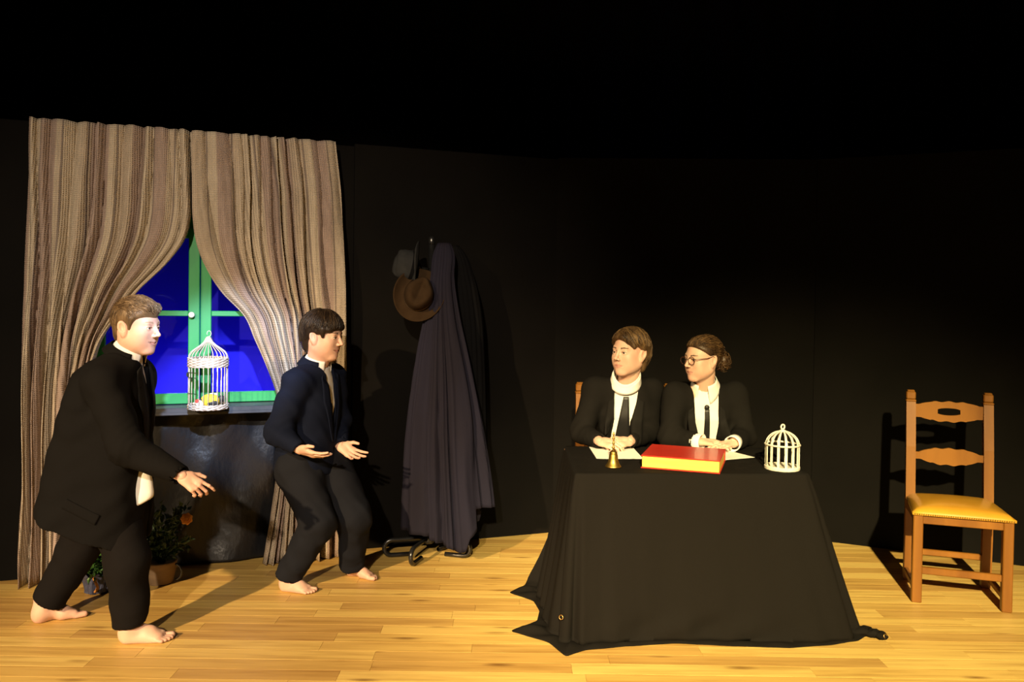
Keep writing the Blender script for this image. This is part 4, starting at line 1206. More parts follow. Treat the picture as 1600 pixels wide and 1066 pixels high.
# ---------------- hand: wrist at origin, fingers +y, back of hand +z, thumb towards -x (right hand)
def hand_field(curl, spread=0.06, thumb=((-0.030, 0.022, -0.006), (-0.052, 0.050, -0.014), (-0.060, 0.078, -0.018))):
    F_ = Field()
    F_.cap((0, -0.012, 0), (0, 0.014, 0), 0.0245, 0.025, k=0.012, flat=((0, 0, 1), 0.72))
    F_.cap((-0.012, 0.012, 0), (-0.020, 0.072, 0.001), 0.020, 0.0175, k=0.014, flat=((0, 0, 1), 0.72))
    F_.cap((0.012, 0.012, 0), (0.020, 0.068, 0), 0.020, 0.0165, k=0.014, flat=((0, 0, 1), 0.70))
    F_.ell((-0.024, 0.030, -0.006), (0.014, 0.024, 0.013), k=0.012)
    base = [(-0.0285, 0.080, 0.001), (-0.0095, 0.085, 0.002), (0.0100, 0.082, 0.001), (0.0275, 0.074, -0.001)]
    lens = [(0.040, 0.023, 0.018), (0.044, 0.026, 0.019), (0.041, 0.024, 0.018), (0.031, 0.018, 0.016)]
    rad = [(0.0088, 0.0078, 0.0068), (0.0090, 0.0080, 0.0070), (0.0086, 0.0076, 0.0066), (0.0076, 0.0067, 0.0058)]
    for i in range(4):
        p = np.array(base[i]); yaw_ = spread * (i - 1.5); ang = 0
        p0 = p - np.array([math.sin(yaw_), math.cos(yaw_), 0]) * 0.014
        F_.cap(p0, p, 0.0092, rad[i][0] + 0.0006, k=0.006)
        for j in range(3):
            ang += curl[i][j]
            d = np.array([math.sin(yaw_) * math.cos(ang), math.cos(yaw_) * math.cos(ang), -math.sin(ang)])
            q = p + d * lens[i][j]
            F_.cap(p, q, rad[i][j], rad[i][min(j + 1, 2)] * (0.97 if j < 2 else 0.86), k=0.003)
            p = q
    T_ = [np.array(t) for t in thumb]
    F_.cap((-0.016, 0.012, -0.004), T_[0], 0.014, 0.0125, k=0.010)
    F_.cap(T_[0], T_[1], 0.0120, 0.0098, k=0.006)
    F_.cap(T_[1], T_[2], 0.0096, 0.0076, k=0.003)
    return F_

# ---------------- foot: heel at origin, toes +y, sole z=0; inner side (big toe) at -x for a right foot
def foot_field():
    F_ = Field()
    F_.ell((0, 0.030, 0.030), (0.029, 0.032, 0.034), k=0.02)
    F_.cap((0, 0.045, 0.050), (-0.004, 0.120, 0.034), 0.034, 0.026, k=0.025)
    F_.cap((0.012, 0.040, 0.018), (0.022, 0.150, 0.013), 0.022, 0.016, k=0.02)
    F_.cap((-0.014, 0.120, 0.024), (-0.018, 0.160, 0.018), 0.024, 0.018, k=0.02)
    F_.cap((0.004, 0.115, 0.024), (0.008, 0.158, 0.015), 0.022, 0.015, k=0.02)
    tz = [(-0.024, 0.168, 0.213, 0.0125), (-0.004, 0.172, 0.212, 0.0088), (0.010, 0.168, 0.204, 0.0082), (0.022, 0.160, 0.193, 0.0078), (0.033, 0.150, 0.181, 0.0074)]
    for x, y0, y1, r in tz:
        F_.cap((x, y0, 0.012), (x + 0.002, y1 - r, r + 0.001), r * 0.98, r, k=0.004)
    F_.cap((0, 0.042, 0.060), (0, 0.040, 0.105), 0.033, 0.034, k=0.025)
    F_.ell((-0.027, 0.045, 0.066), (0.010, 0.012, 0.012), k=0.012)
    F_.ell((0.027, 0.040, 0.060), (0.010, 0.012, 0.012), k=0.012)
    F_.fnop(lambda p: p[..., 2], (-0.2, -0.2, -0.2), (0.2, 0.35, 0.02), 0.004, sub=True)
    return F_

def place(vq, o, A, scale=1.0, mirror=False):
    v, q = vq
    v = v * scale
    if mirror:
        v = v * [-1, 1, 1]; q = q[:, ::-1] if isinstance(q, np.ndarray) else [w[::-1] for w in q]
    return v @ np.asarray(A) + np.asarray(o), q

HAND_CACHE = {}
def hand(wrist, fdir, back, side, curl, spread=0.06, thumb=None, scale=1.0):
    key = (tuple(map(tuple, curl)), spread, None if thumb is None else tuple(map(tuple, thumb)))
    if key not in HAND_CACHE:
        HAND_CACHE[key] = (hand_field(curl, spread) if thumb is None else hand_field(curl, spread, thumb)).mesh(0.0026, relax=1)
    y_ = unit(fdir); z = np.asarray(back, float); z = unit(z - y_ * (z @ y_)); x = np.cross(y_, z)
    return place(HAND_CACHE[key], wrist, np.array([x, y_, z]), scale, mirror=(side == 'L'))

FOOT = foot_field().mesh(0.0034, relax=1)
def foot(heel, d, side, scale=1.0, lift=0.0, pitch=0.0):
    y_ = unit((d[0], d[1], 0)); z = np.array([0, 0, 1.0]); 
    if pitch: y_ = unit(y_ * math.cos(pitch) + z * math.sin(pitch)); 
    x = unit(np.cross(y_, z)); z = np.cross(x, y_)
    return place(FOOT, (heel[0], heel[1], 0.001 + lift), np.array([x, y_, z]), scale, mirror=(side == 'L'))

# ---------------- hair
def ray_surface(F_, D, c=(0, -0.012, 0.03), rmax=0.20):
    """outermost crossing of the field along directions D (N,3)"""
    rs = np.linspace(0.05, rmax, 46)
    p = np.asarray(c) + D[:, None, :] * rs[None, :, None]
    f = F_.ev(p) < 0
    idx = f.shape[1] - 1 - np.argmax(f[:, ::-1], 1)
    idx = np.where(f.any(1), idx, 8)
    return np.asarray(c) + D * (rs[idx] + 0.5 * (rs[1] - rs[0]))[:, None]

SCALP = Field().ell((0, -0.012, 0.034), (0.0735, 0.094, 0.080), k=0.01).ell((0, 0.026, -0.022), (0.059, 0.062, 0.076), k=0.03)

def locks(F_, starts, ends, n_pts, rad, seed, lift=0.002, wob=0.03, curl=0.0, end_lift=0.0):
    """strands running over the hair surface from start direction to end direction"""
    rg = np.random.default_rng(seed)
    N_ = len(starts)
    t = np.linspace(0, 1, n_pts)
    S0 = np.array([unit(a) for a in starts]); S1 = np.array([unit(a) for a in ends])
    D = S0[:, None] * (1 - t)[None, :, None] + S1[:, None] * t[None, :, None]
    side = np.cross(S0, S1); side /= np.linalg.norm(side, axis=1)[:, None] + 1e-9
    ph = rg.random(N_) * 6.28
    D = D + side[:, None] * (wob * np.sin(3 * t[None] + ph[:, None]) * rg.uniform(0.3, 1, N_)[:, None])[..., None]
    if curl: D = D + side[:, None] * (curl * np.sin(14 * t[None] + ph[:, None]))[..., None]
    D /= np.linalg.norm(D, axis=2)[..., None]
    F2 = Field(); F2.ops = F_.ops + SCALP.ops
    P = ray_surface(F2, D.reshape(-1, 3)).reshape(N_, n_pts, 3)
    P = P + D * (lift * rg.uniform(-0.5, 1, N_)[:, None, None] + end_lift * (t ** 2)[None, :, None] * rg.uniform(0, 1, N_)[:, None, None])
    V = []; Fs = []
    T = np.gradient(P, axis=1); T /= np.linalg.norm(T, axis=2)[..., None] + 1e-9
    B = np.cross(T, D); B /= np.linalg.norm(B, axis=2)[..., None] + 1e-9
    R = rad * rg.uniform(0.6, 1.25, N_)[:, None] * (np.sin(math.pi * (0.12 + 0.85 * t)) ** 0.7)[None]
    ringv = np.stack([P + B * R[..., None], P + D * (R * 0.55)[..., None], P - B * R[..., None], P - D * (R * 0.4)[..., None]], 2)
    V = ringv.reshape(-1, 3)
    base = (np.arange(N_)[:, None] * n_pts + np.arange(n_pts - 1)[None]).ravel() * 4
    q = []
    for k in range(4):
        l = (k + 1) % 4
        q.append(np.stack([base + k, base + l, base + 4 + l, base + 4 + k], 1))
    return V, np.concatenate(q)[:, ::-1]

def hair_cap(t, p0=(0, 0.080, 0.064), slope=0.77, tf=None):
    """scalp shell: cranium grown by t, cut by the hairline plane; ears left free"""
    F_ = Field()
    n = unit((0, slope, -1))
    p0 = np.asarray(p0, float)
    c = np.array((0, -0.012, 0.034)); r = np.array((0.0735, 0.094, 0.080)) + t
    def fn(p):
        q = (p - c) / r
        l = np.sqrt((q * q).sum(-1)); g = q / r
        d = l * (l - 1) / (np.sqrt((g * g).sum(-1)) + 1e-9)
        return -smin(-d, -((p - p0) @ n), 0.012)
    F_.fnop(fn, c - r.max() - 0.02, c + r.max() + 0.02, 0.01)
    return F_

# ---------------- cloth strips laid on a surface (lapels, ties, plackets, pocket flaps)
def lay(F_, o, A, left, right, ncross=5, off=0.003, t=0.003, y0=0.35, n=24):
    """left/right: polylines of (x,z) in the trunk frame; projected along -forward on the field"""
    def res(pl):
        pl = np.asarray(pl, float); d = np.concatenate([[0], np.cumsum(np.linalg.norm(np.diff(pl, axis=0), axis=1))]); q = np.linspace(0, d[-1], n)
        return np.stack([np.interp(q, d, pl[:, k]) for k in range(2)], -1)
    L_, R_ = res(left), res(right)
    s_ = np.linspace(0, 1, ncross)[None, :, None]
    XZ = L_[:, None] * (1 - s_) + R_[:, None] * s_
    base = np.asarray(o) + XZ[..., :1] * A[0] + XZ[..., 1:] * A[2]
    ys = np.linspace(y0, -0.10, 150)
    p = base[:, :, None, :] + ys[None, None, :, None] * A[1]
    f = F_.ev(p) < 0
    i = np.argmax(f, 2)
    i = np.where(f.any(2), i, 100)
    yy = ys[i] + 0.0015
    for _ in range(3):
        yp = np.pad(yy, 1, mode='edge'); yy = (yp[1:-1, 1:-1] * 2 + yp[:-2, 1:-1] + yp[2:, 1:-1] + yp[1:-1, :-2] + yp[1:-1, 2:]) / 6
    P = base + (yy + off)[..., None] * A[1]
    return thick(P, t)

def collar_band(c, A, r0, r1, h0, h1, a0, a1, spread=0.0, n=40, flare=0.0, dip=0.0):
    """shirt collar: band round the neck from angle a0 to a1 (0 = front, positive to the right); stands h1 high at the back, points dropping in front"""
    th = np.linspace(a0, a1, n)
    rows = []
    front = np.abs(np.cos(th / 2)) ** 6
    for q in np.linspace(0, 1, 6):
        rr = r0 + (r1 - r0) * q
        z = h1 + (h0 - h1) * q - front * (spread * q + dip * (1 - q))
        rad = rr + flare * q * front
        rows.append(np.asarray(c) + (np.sin(th) * rad)[:, None] * A[0] + (np.cos(th) * rad * 1.05)[:, None] * A[1] + z[:, None] * A[2])
    return thick(np.stack(rows), 0.003)

SKINMATS = lambda brow: [M['skin'], M['lips'], M['eye_white'], M['iris'], brow]

def assemble(name, base, parts, mats_, label):
    """parts: (V, Q, midx or None) -> one continuous body mesh"""
    V, Q, MI, n = [], [], [], 0
    for p in parts:
        v, q = p[0], p[1]
        q = q.tolist() if isinstance(q, np.ndarray) else q
        V.append(v); Q += [[i + n for i in w] for w in q]; n += len(v)
        MI.append(np.zeros(len(q), int) if len(p) < 3 or p[2] is None else p[2])
    o = mk(name, (np.concatenate(V), Q), None, origin=base, smooth=True, mats=mats_, midx=np.concatenate(MI))
    return tag(o, label, 'person')

def make_head(pos, A, scale, gaze, **kw):
    HF = head_field(**kw)
    v, q = HF.mesh(0.0023, relax=1)
    fc = v[q].mean(1)
    mi = head_mats(fc)
    out = [(*place((v, q), pos, A, scale), mi)]
    for s in (-1, 1):
        ev, ef, em = eyeball((s * 0.0305, 0.0715, -0.001), gaze)
        out.append((*place((ev, ef), pos, A, scale), em))
        lash = tube([(s * q[0], q[1], q[2]) for q in ((0.0165, 0.0835, 0.0005), (0.0230, 0.0862, 0.0040), (0.0310, 0.0862, 0.0050), (0.0390, 0.0830, 0.0040), (0.0450, 0.0775, 0.0010))], [0.0006, 0.0012, 0.0014, 0.0014, 0.0007], 5)
        out.append((*place((lash[0], lash[1]), pos, A, scale), np.full(len(lash[1]), 4)))
    return HF, out

def dirs(az, el):
    az, el = np.radians(az), np.radians(el)
    return np.stack([np.sin(az) * np.cos(el), np.cos(az) * np.cos(el), np.sin(el)], -1)

STRAND = {'hair_fair': hairmat('hair_fair_light', (0.25, 0.165, 0.085), (0.16, 0.10, 0.047)), 'hair_dark': hairmat('hair_dark_light', (0.055, 0.034, 0.018), (0.03, 0.018, 0.01)),
          'hair_brown': hairmat('hair_brown_light', (0.21, 0.125, 0.05), (0.12, 0.07, 0.03)), 'hair_curly': hairmat('hair_curly_light', (0.17, 0.095, 0.04), (0.09, 0.05, 0.02))}
STRAND2 = {'hair_fair': hairmat('hair_fair_deep', (0.10, 0.06, 0.03), (0.06, 0.036, 0.018)), 'hair_dark': hairmat('hair_dark_deep', (0.010, 0.006, 0.004), (0.007, 0.004, 0.003)),
           'hair_brown': hairmat('hair_brown_deep', (0.05, 0.028, 0.013), (0.03, 0.017, 0.008)), 'hair_curly': hairmat('hair_curly_deep', (0.03, 0.016, 0.008), (0.02, 0.011, 0.006))}
def strand_tone(v, q):
    """one tone per strand (strands are runs of vertices)"""
    rg = np.random.default_rng(len(q))
    n = len(v) // 24 + 1
    tone = rg.choice([0, 0, 1, 2], n)
    return tone[np.asarray(q).min(1) // 44 % n]

def hair_objects(body, HFs, lock_sets, pos, A, scale, mt, name='hair', mt2=None):
    v, q = HFs.mesh(0.0032, relax=1)
    h = mk(name, place((v, q), pos, A, scale), mt, body, smooth=True)
    V = [place(l, pos, A, scale) for l in lock_sets]
    st = mk('hair_strands', (np.concatenate([a[0] for a in V]), np.concatenate([a[1] + sum(len(b[0]) for b in V[:i]) for i, a in enumerate(V)])), None, h, smooth=True, mats=[mt, STRAND[mt.name], STRAND2[mt.name]],
             midx=np.concatenate([strand_tone(a[0], a[1]) for a in V]))
    st['kind'] = 'stuff'
    return h

def hair_crop(body, pos, A, sc):
    H_ = hair_cap(0.0055, (0, 0.070, 0.058), 0.74)
    H_.ell((0, 0.002, 0.058), (0.066, 0.084, 0.070), k=0.02)
    H_.cap((-0.036, 0.066, 0.082), (0.036, 0.066, 0.082), 0.015, 0.015, k=0.02)
    H_.ell((0, -0.062, -0.030), (0.050, 0.030, 0.050), k=0.02)
    for s in (-1, 1):
        H_.cap((s * 0.067, 0.018, 0.034), (s * 0.0665, 0.012, -0.008), 0.015, 0.0075, k=0.014)
        H_.ell((s * 0.088, -0.010, -0.012), (0.026, 0.021, 0.033), k=0.006, sub=True)
    rg = np.random.default_rng(1)
    n = 1500
    az = rg.uniform(-180, 180, n); el = rg.uniform(28, 89, n); S0 = dirs(az, el)
    S1 = S0 + np.array([0, 0.50, -0.06]) * rg.uniform(0.6, 1.25, n)[:, None] + rg.normal(0, 0.04, (n, 3))
    l1 = locks(H_, S0, S1, 7, 0.0019, 2, lift=0.0026, end_lift=0.005)
    n = 1000
    az = rg.uniform(50, 310, n); el = rg.uniform(-14, 36, n); S0 = dirs(az, el)
    S1 = S0 + np.array([0, 0.05, -0.20]) * rg.uniform(0.7, 1.2, n)[:, None]
    keep = ~((np.abs(S1[:, 1] + 0.02) < 0.30) & (S1[:, 2] < 0.14)) & ((S1[:, 1] < 0) | (S1[:, 2] > 0.0))
    l2 = locks(H_, S0[keep], S1[keep], 5, 0.0014, 3, lift=0.0008)
    return hair_objects(body, H_, [l1, l2], pos, A, sc, M['hair_fair'])

def hair_bowl(body, pos, A, sc):
    H_ = hair_cap(0.019, (0, 0.088, 0.040), 0.42)
    H_.ell((0, -0.070, -0.020), (0.062, 0.042, 0.075), k=0.03)
    H_.cap((-0.030, 0.074, 0.050), (0.052, 0.058, 0.034), 0.015, 0.014, k=0.02)
    for s in (-1, 1):
        H_.cap((s * 0.074, 0.030, 0.035), (s * 0.072, 0.036, 0.000), 0.014, 0.008, k=0.015)
        H_.ell((s * 0.092, -0.012, -0.016), (0.032, 0.024, 0.032), k=0.008, sub=True)
    H_.ell((-0.020, 0.105, 0.020), (0.030, 0.020, 0.030), k=0.02, sub=True)
    rg = np.random.default_rng(4)
    n = 2000
    az = rg.uniform(-180, 180, n)
    S0 = dirs(az, rg.uniform(52, 88, n))
    lo = np.where(np.abs(az) > 110, -32, np.where(np.abs(az) < 55, 13, 4))
    S1 = dirs(az + 10 * np.sign(az + 20), lo + rg.uniform(-7, 14, n))
    l1 = locks(H_, S0, S1, 11, 0.0024, 5, lift=0.0028, wob=0.06)
    return hair_objects(body, H_, [l1], pos, A, sc, M['hair_dark'])

def hair_parted(body, pos, A, sc):
    H_ = hair_cap(0.015, (0, 0.080, 0.066), 0.62)
    H_.ell((0, -0.075, -0.010), (0.066, 0.040, 0.075), k=0.03)
    H_.ell((0, -0.070, -0.075), (0.045, 0.026, 0.034), k=0.02)
    H_.cap((-0.020, 0.075, 0.078), (-0.066, 0.045, 0.030), 0.014, 0.010, k=0.02)
    H_.cap((0.025, 0.070, 0.080), (0.066, 0.040, 0.036), 0.012, 0.009, k=0.02)
    for s in (-1, 1):
        H_.ell((s * 0.092, 0.000, -0.022), (0.034, 0.030, 0.034), k=0.008, sub=True)
    rg = np.random.default_rng(6)
    n = 2000
    t = rg.random(n); side = np.where(rg.random(n) < 0.62, -1, 1)
    S0 = np.stack([0.22 + 0.05 * side, 0.75 - 1.5 * t, 0.82 - 0.25 * (t - 0.5) ** 2], -1)
    az = side * (28 + 140 * t + rg.normal(0, 6, n))
    lo = np.where(np.abs(az) > 120, -48 + 20 * rg.random(n), np.where(np.abs(az) < 55, 14 + 16 * rg.random(n), 1 + 13 * rg.random(n)))
    l1 = locks(H_, S0, dirs(az, lo), 11, 0.0024, 7, lift=0.0028, wob=0.05)
    S0 = dirs(rg.uniform(-12, 6, 26), rg.uniform(48, 60, 26)); S1 = dirs(rg.uniform(-46, -22, 26), rg.uniform(4, 22, 26))
    l2 = locks(H_, S0, S1, 9, 0.0026, 8, lift=0.004)
    return hair_objects(body, H_, [l1, l2], pos, A, sc, M['hair_brown'])

def hair_bun(body, pos, A, sc):
    H_ = hair_cap(0.0105, (0, 0.076, 0.068), 0.72)
    H_.ell((0, -0.050, 0.040), (0.062, 0.066, 0.072), k=0.03)
    for s in (-1, 1):
        H_.ell((s * 0.090, -0.004, -0.012), (0.030, 0.026, 0.034), k=0.008, sub=True)
    B_ = Field()
    B_.ell((0, -0.128, -0.018), (0.046, 0.034, 0.048), k=0.02)
    H2 = Field(); H2.ops = H_.ops + B_.ops
    rg = np.random.default_rng(8)
    n = 1600
    az = rg.uniform(-170, 170, n); el = np.where(np.abs(az) < 75, rg.uniform(23, 72, n), rg.uniform(-5, 80, n))
    S0 = dirs(az, el)
    S1 = S0 * 0.35 + np.array([0, -0.9, 0.0]) + rg.normal(0, 0.10, (n, 3))
    l1 = locks(H_, S0, S1, 10, 0.0022, 9, lift=0.003, wob=0.06, curl=0.022)
    # curls of the bun
    V = []; Q = []
    k = 0
    for i in range(150):
        d = unit(rg.normal(0, 1, 3)); c0 = np.array((0, -0.128, -0.018)) + d * np.array([0.044, 0.034, 0.048]) * rg.uniform(0.75, 1.1)
        u = unit(np.cross(d, rg.normal(0, 1, 3))); w = np.cross(d, u); R_ = rg.uniform(0.008, 0.016); T_ = rg.uniform(2, 5)
        tt = np.linspace(0, T_, 12)
        P = c0 + R_ * (np.cos(tt)[:, None] * u + np.sin(tt)[:, None] * w) + d * (0.004 * tt)[:, None]
        v, f = tube(P, np.linspace(0.0034, 0.0016, 12), 5)
        V.append(v); Q += [[a + k for a in q if True] for q in f if len(q) == 4]; k += len(v)
    for i in range(40):
        d = unit(rg.normal(0, 1, 3) * [1, 0.5, 1] + [0, -0.6, 0.4]); c0 = np.array((0, -0.03, 0.035)) + d * np.array([0.078, 0.095, 0.085]) * 1.02
        u = unit(np.cross(d, rg.normal(0, 1, 3))); w = np.cross(d, u); tt = np.linspace(0, 3, 10)
        P = c0 + 0.010 * (np.cos(tt)[:, None] * u + np.sin(tt)[:, None] * w) + d * (0.003 * tt)[:, None]
        v, f = tube(P, np.linspace(0.0022, 0.0010, 10), 5)
        V.append(v); Q += [[a + k for a in q] for q in f if len(q) == 4]; k += len(v)
    h = hair_objects(body, H_, [l1], pos, A, sc, M['hair_curly'])
    v, q = B_.mesh(0.004)
    bun = mk('hair_bun', place((v, q), pos, A, sc), M['hair_curly'], h, smooth=True)
    cv = mk('bun_curls', place((np.concatenate(V), Q), pos, A, sc), M['hair_curly'], h, smooth=True); cv['kind'] = 'stuff'
    return h

def person(c):
    Pv, Nk = np.array(c['P'], float), np.array(c['N'], float)
    A = frame(c['f'], Nk - Pv)
    Ld = np.linalg.norm(Nk - Pv)
    HA = frame(c['head_f'], c['head_up']); hp = np.array(c['head']); hs = c.get('head_scale', 1.0)
    HF, heads = make_head(hp, HA, hs, c.get('gaze', (0, 1, -0.05)), neck=tuple(HA @ (Nk - A[2] * 0.05 + A[1] * 0.006 - hp) / hs), **c.get('face', {}))
    # ---- body core under the clothes
    B_ = Field()
    t, a, b = c['core']
    B_.stack(Pv, A, t, a, b, k=0.03)
    B_.cap(Nk - A[2] * 0.10, hp - HA[2] * 0.07 - HA[1] * 0.022, 0.050, 0.046, k=0.03)
    for sd in 'RL':
        sh, el, wr = [np.array(q, float) for q in c['arm' + sd]]
        B_.cap(Nk - A[2] * 0.06, sh, 0.05, 0.045, k=0.03); B_.cap(sh, el, 0.042, 0.035, k=0.02); B_.cap(el, wr, 0.034, 0.0235, k=0.02)
        hip, kn_, an = [np.array(q, float) for q in c['leg' + sd]]
        B_.cap(hip, kn_, 0.070, 0.050, k=0.03); B_.cap(kn_, an + [0, 0, 0.06], 0.048, 0.036, k=0.02)
    parts = heads + [(*B_.mesh(0.009),)]
    for sd in 'RL':
        parts.append(hand(c['arm' + sd][2], *c['hand' + sd][:2], sd, *c['hand' + sd][2:], scale=c.get('hand_scale', 0.95)))
        parts.append(foot(*c['foot' + sd], sd, scale=c.get('foot_scale', 1.0)))
    base = (Pv[0], Pv[1], 0)
    body = assemble('person', base, parts, SKINMATS(c.get('brow', M['brow'])), c['label'])
    # ---- jacket
    jt, ja, jb, jo = c['jacket']
    J_ = Field()
    J_.stack(Pv, A, jt, ja, jb, jo, n=c.get('jn', 2.3), k=0.03, planes=c.get('hem', ()))
    r1, r2, r3 = c['sleeve']
    spots = []
    for sd in 'RL':
        sh, el, wr = [np.array(q, float) for q in c['arm' + sd]]
        J_.cap(Nk - A[2] * 0.065 + A[0] * (0.05 if sd == 'R' else -0.05), sh, r1 * 0.94, r1 * 0.95, k=0.045)
        J_.cap(sh, el, r1, r2, k=0.035)
        e = unit(wr - el)
        J_.cap(el, wr - e * 0.004, r2, r3, k=0.03, cut=True)
        spots.append((el, unit(e + unit(el - sh) + 0.4 * A[1]), 0.085, 0.0075, 0.042)); spots.append((el + e * 0.14 + A[0] * 0.02, unit(e + 0.5 * A[2]), 0.05, 0.003, 0.03)); spots.append((sh - A[2] * 0.09, unit(el - sh + 0.25 * A[0]), 0.07, 0.004, 0.055))
    for sd in 'RL':
        sh, el, wr = [np.array(q, float) for q in c['arm' + sd]]
        e = unit(wr - el)
        J_.cap(wr - e * 0.02, wr + e * 0.02, r3 - 0.011, r3 - 0.009, k=0.004, sub=True)
    oh, ow, ox = [np.array(q, float) for q in c['opening']]
    def opening(p):
        q = (p - Pv) @ A.T
        return np.maximum(np.maximum(np.abs(q[..., 0] - np.interp(q[..., 2], oh, ox)) - np.interp(q[..., 2], oh, ow), 0.02 - q[..., 1]), oh[0] - q[..., 2])
    m_ = Pv + A[1] * 0.15 + A[2] * (oh[0] + oh[-1]) / 2
    J_.fnop(opening, m_ - 0.40, m_ + 0.40, 0.006, sub=True)
    nd = unit(hp - HA[2] * 0.05 - Nk)
    J_.cap(Nk - A[2] * 0.045 + A[1] * 0.004, Nk + nd * 0.10, 0.062, 0.072, k=0.012, sub=True)
    jk = mk('jacket', J_.mesh(0.0068, disp=wrinkle(c['seed'], 0.004, spots + c.get('creases', [])), relax=1), c['jm'], body, smooth=True)
    # ---- shirt
    S_ = Field()
    S_.stack(Pv, A, jt[c.get('shirt_from', 0):], np.array(ja[c.get('shirt_from', 0):]) - 0.014, np.array(jb[c.get('shirt_from', 0):]) - c.get('shirt_in', 0.012), np.array(jo[c.get('shirt_from', 0):]), k=0.03, planes=c.get('hem_shirt', c.get('hem', ())))
    S_.cap(Nk - A[2] * 0.07, Nk + nd * 0.012, 0.068, 0.057, k=0.03)
    if 'shirt_extra' in c: c['shirt_extra'](S_)
    S_.cap(Nk - nd * 0.0 + A[1] * 0.01, Nk + nd * 0.10, 0.050, 0.058, k=0.006, sub=True)
    sh_ = mk('shirt', S_.mesh(0.0068, disp=wrinkle(c['seed'] + 5, 0.003)), M['shirt'], body, smooth=True)
    U_ = Field(); U_.ops = J_.ops[:]
    # ---- collars
    CA = frame(A[1] * 0.7 + HA[1] * 0.3, nd * 0.6 + A[2] * 0.4)
    for q in c.get('collars', []):
        mk('collar', collar_band(Nk + A[1] * q.get('dy', 0.004) + CA[2] * q.get('dz', 0), CA, q['r0'], q['r1'], q['h0'], q['h1'], q['a0'], q['a1'], q.get('spread', 0), flare=q.get('flare', 0), dip=q.get('dip', 0)), M['shirt'] if not q.get('jacket') else c['jm'], sh_ if not q.get('jacket') else jk, smooth=True)
    # ---- lapels
    for lf, rt_ in c.get('lapels', []):
        mk('lapel', lay(J_, Pv, A, lf, rt_, off=0.004, t=0.004), M['lapel'] if c.get('lapel_m') is None else c['lapel_m'], jk, smooth=True)
    if 'tie' in c:
        mk('tie', lay(S_, Pv, A, c['tie'][0], c['tie'][1], off=0.006, t=0.004), M['tie'], body, smooth=True)
        if 'knot' in c:
            kx, kz, kr = c['knot']
            ys = np.linspace(0.3, -0.05, 120); pp_ = Pv + kx * A[0] + kz * A[2] + ys[:, None] * A[1]
            i = int(np.argmax(S_.ev(pp_) < 0)); 
            mk('tie_knot', ellipsoid(pp_[i] + A[1] * 0.006, (kr, 0.010, kr * 1.15), A), M['tie'], body, smooth=True)
    # ---- cuffs
    for sd in 'RL':
        if c.get('cuff' + sd):
            sh, el, wr = [np.array(q, float) for q in c['arm' + sd]]
            e = unit(wr - el); ln, rr = c['cuff' + sd]
            x = unit(np.cross(e, (0, 0, 1))); 
            mk('cuff', lathe([(rr - 0.004, -0.04), (rr, -0.038), (rr + 0.002, ln), (rr - 0.002, ln), (rr - 0.004, -0.03)], wr, 28, [x, np.cross(e, x), e]), M['shirt'], sh_, smooth=True)
    # ---- trousers
    T_ = Field()
    pt, pa, pb = c['pelvis']
    T_.stack(Pv, A, pt, pa, pb, k=0.03)
    th_, kn_r, hm = c['trouser']
    spots = []
    for sd in 'RL':
        hip, kn_, an = [np.array(q, float) for q in c['leg' + sd]]
        T_.cap(hip, kn_, th_, kn_r, k=0.03)
        T_.cap(kn_, an, kn_r, hm, k=0.03, cut=True)
        e = unit(an - kn_)
        spots += [(kn_ - A[1] * 0.05, unit(e + 0.5 * A[1]), 0.09, 0.005, 0.055), (an - e * 0.04 + A[1] * 0.03, unit(e - 0.35 * A[1]), 0.07, 0.004, 0.036), (hip + A[1] * 0.08, unit(kn_ - hip + 0.3 * A[0]), 0.08, 0.004, 0.05)]
    for sd in 'RL':
        hip, kn_, an = [np.array(q, float) for q in c['leg' + sd]]
        e = unit(an - kn_)
        T_.cap(an - e * 0.012, an + e * 0.02, hm - 0.018, hm - 0.016, k=0.004, sub=True)
    mk('trousers', T_.mesh(0.0075, disp=wrinkle(c['seed'] + 9, 0.004, spots), relax=1), c['tm'], body, smooth=True)
    hr = c['hair'](body, hp, HA, hs)
    return dict(body=body, A=A, P=Pv, J=J_, S=S_, HA=HA, hp=hp, hs=hs, jacket=jk, shirt=sh_, hair=hr)

RELAX = [(0.35, 0.45, 0.3), (0.4, 0.5, 0.35), (0.45, 0.55, 0.35), (0.5, 0.55, 0.4)]
OPEN_ = [(0.12, 0.2, 0.15), (0.2, 0.25, 0.2), (0.3, 0.35, 0.25), (0.35, 0.4, 0.3)]
POINT = [(0.15, 0.45, 0.35), (0.55, 0.75, 0.45), (0.7, 0.85, 0.5), (0.75, 0.9, 0.5)]
CLASP = [(0.55, 0.75, 0.4), (0.55, 0.8, 0.4), (0.55, 0.8, 0.4), (0.55, 0.75, 0.4)]
FLATH = [(0.15, 0.25, 0.15), (0.15, 0.25, 0.15), (0.18, 0.25, 0.15), (0.2, 0.3, 0.2)]

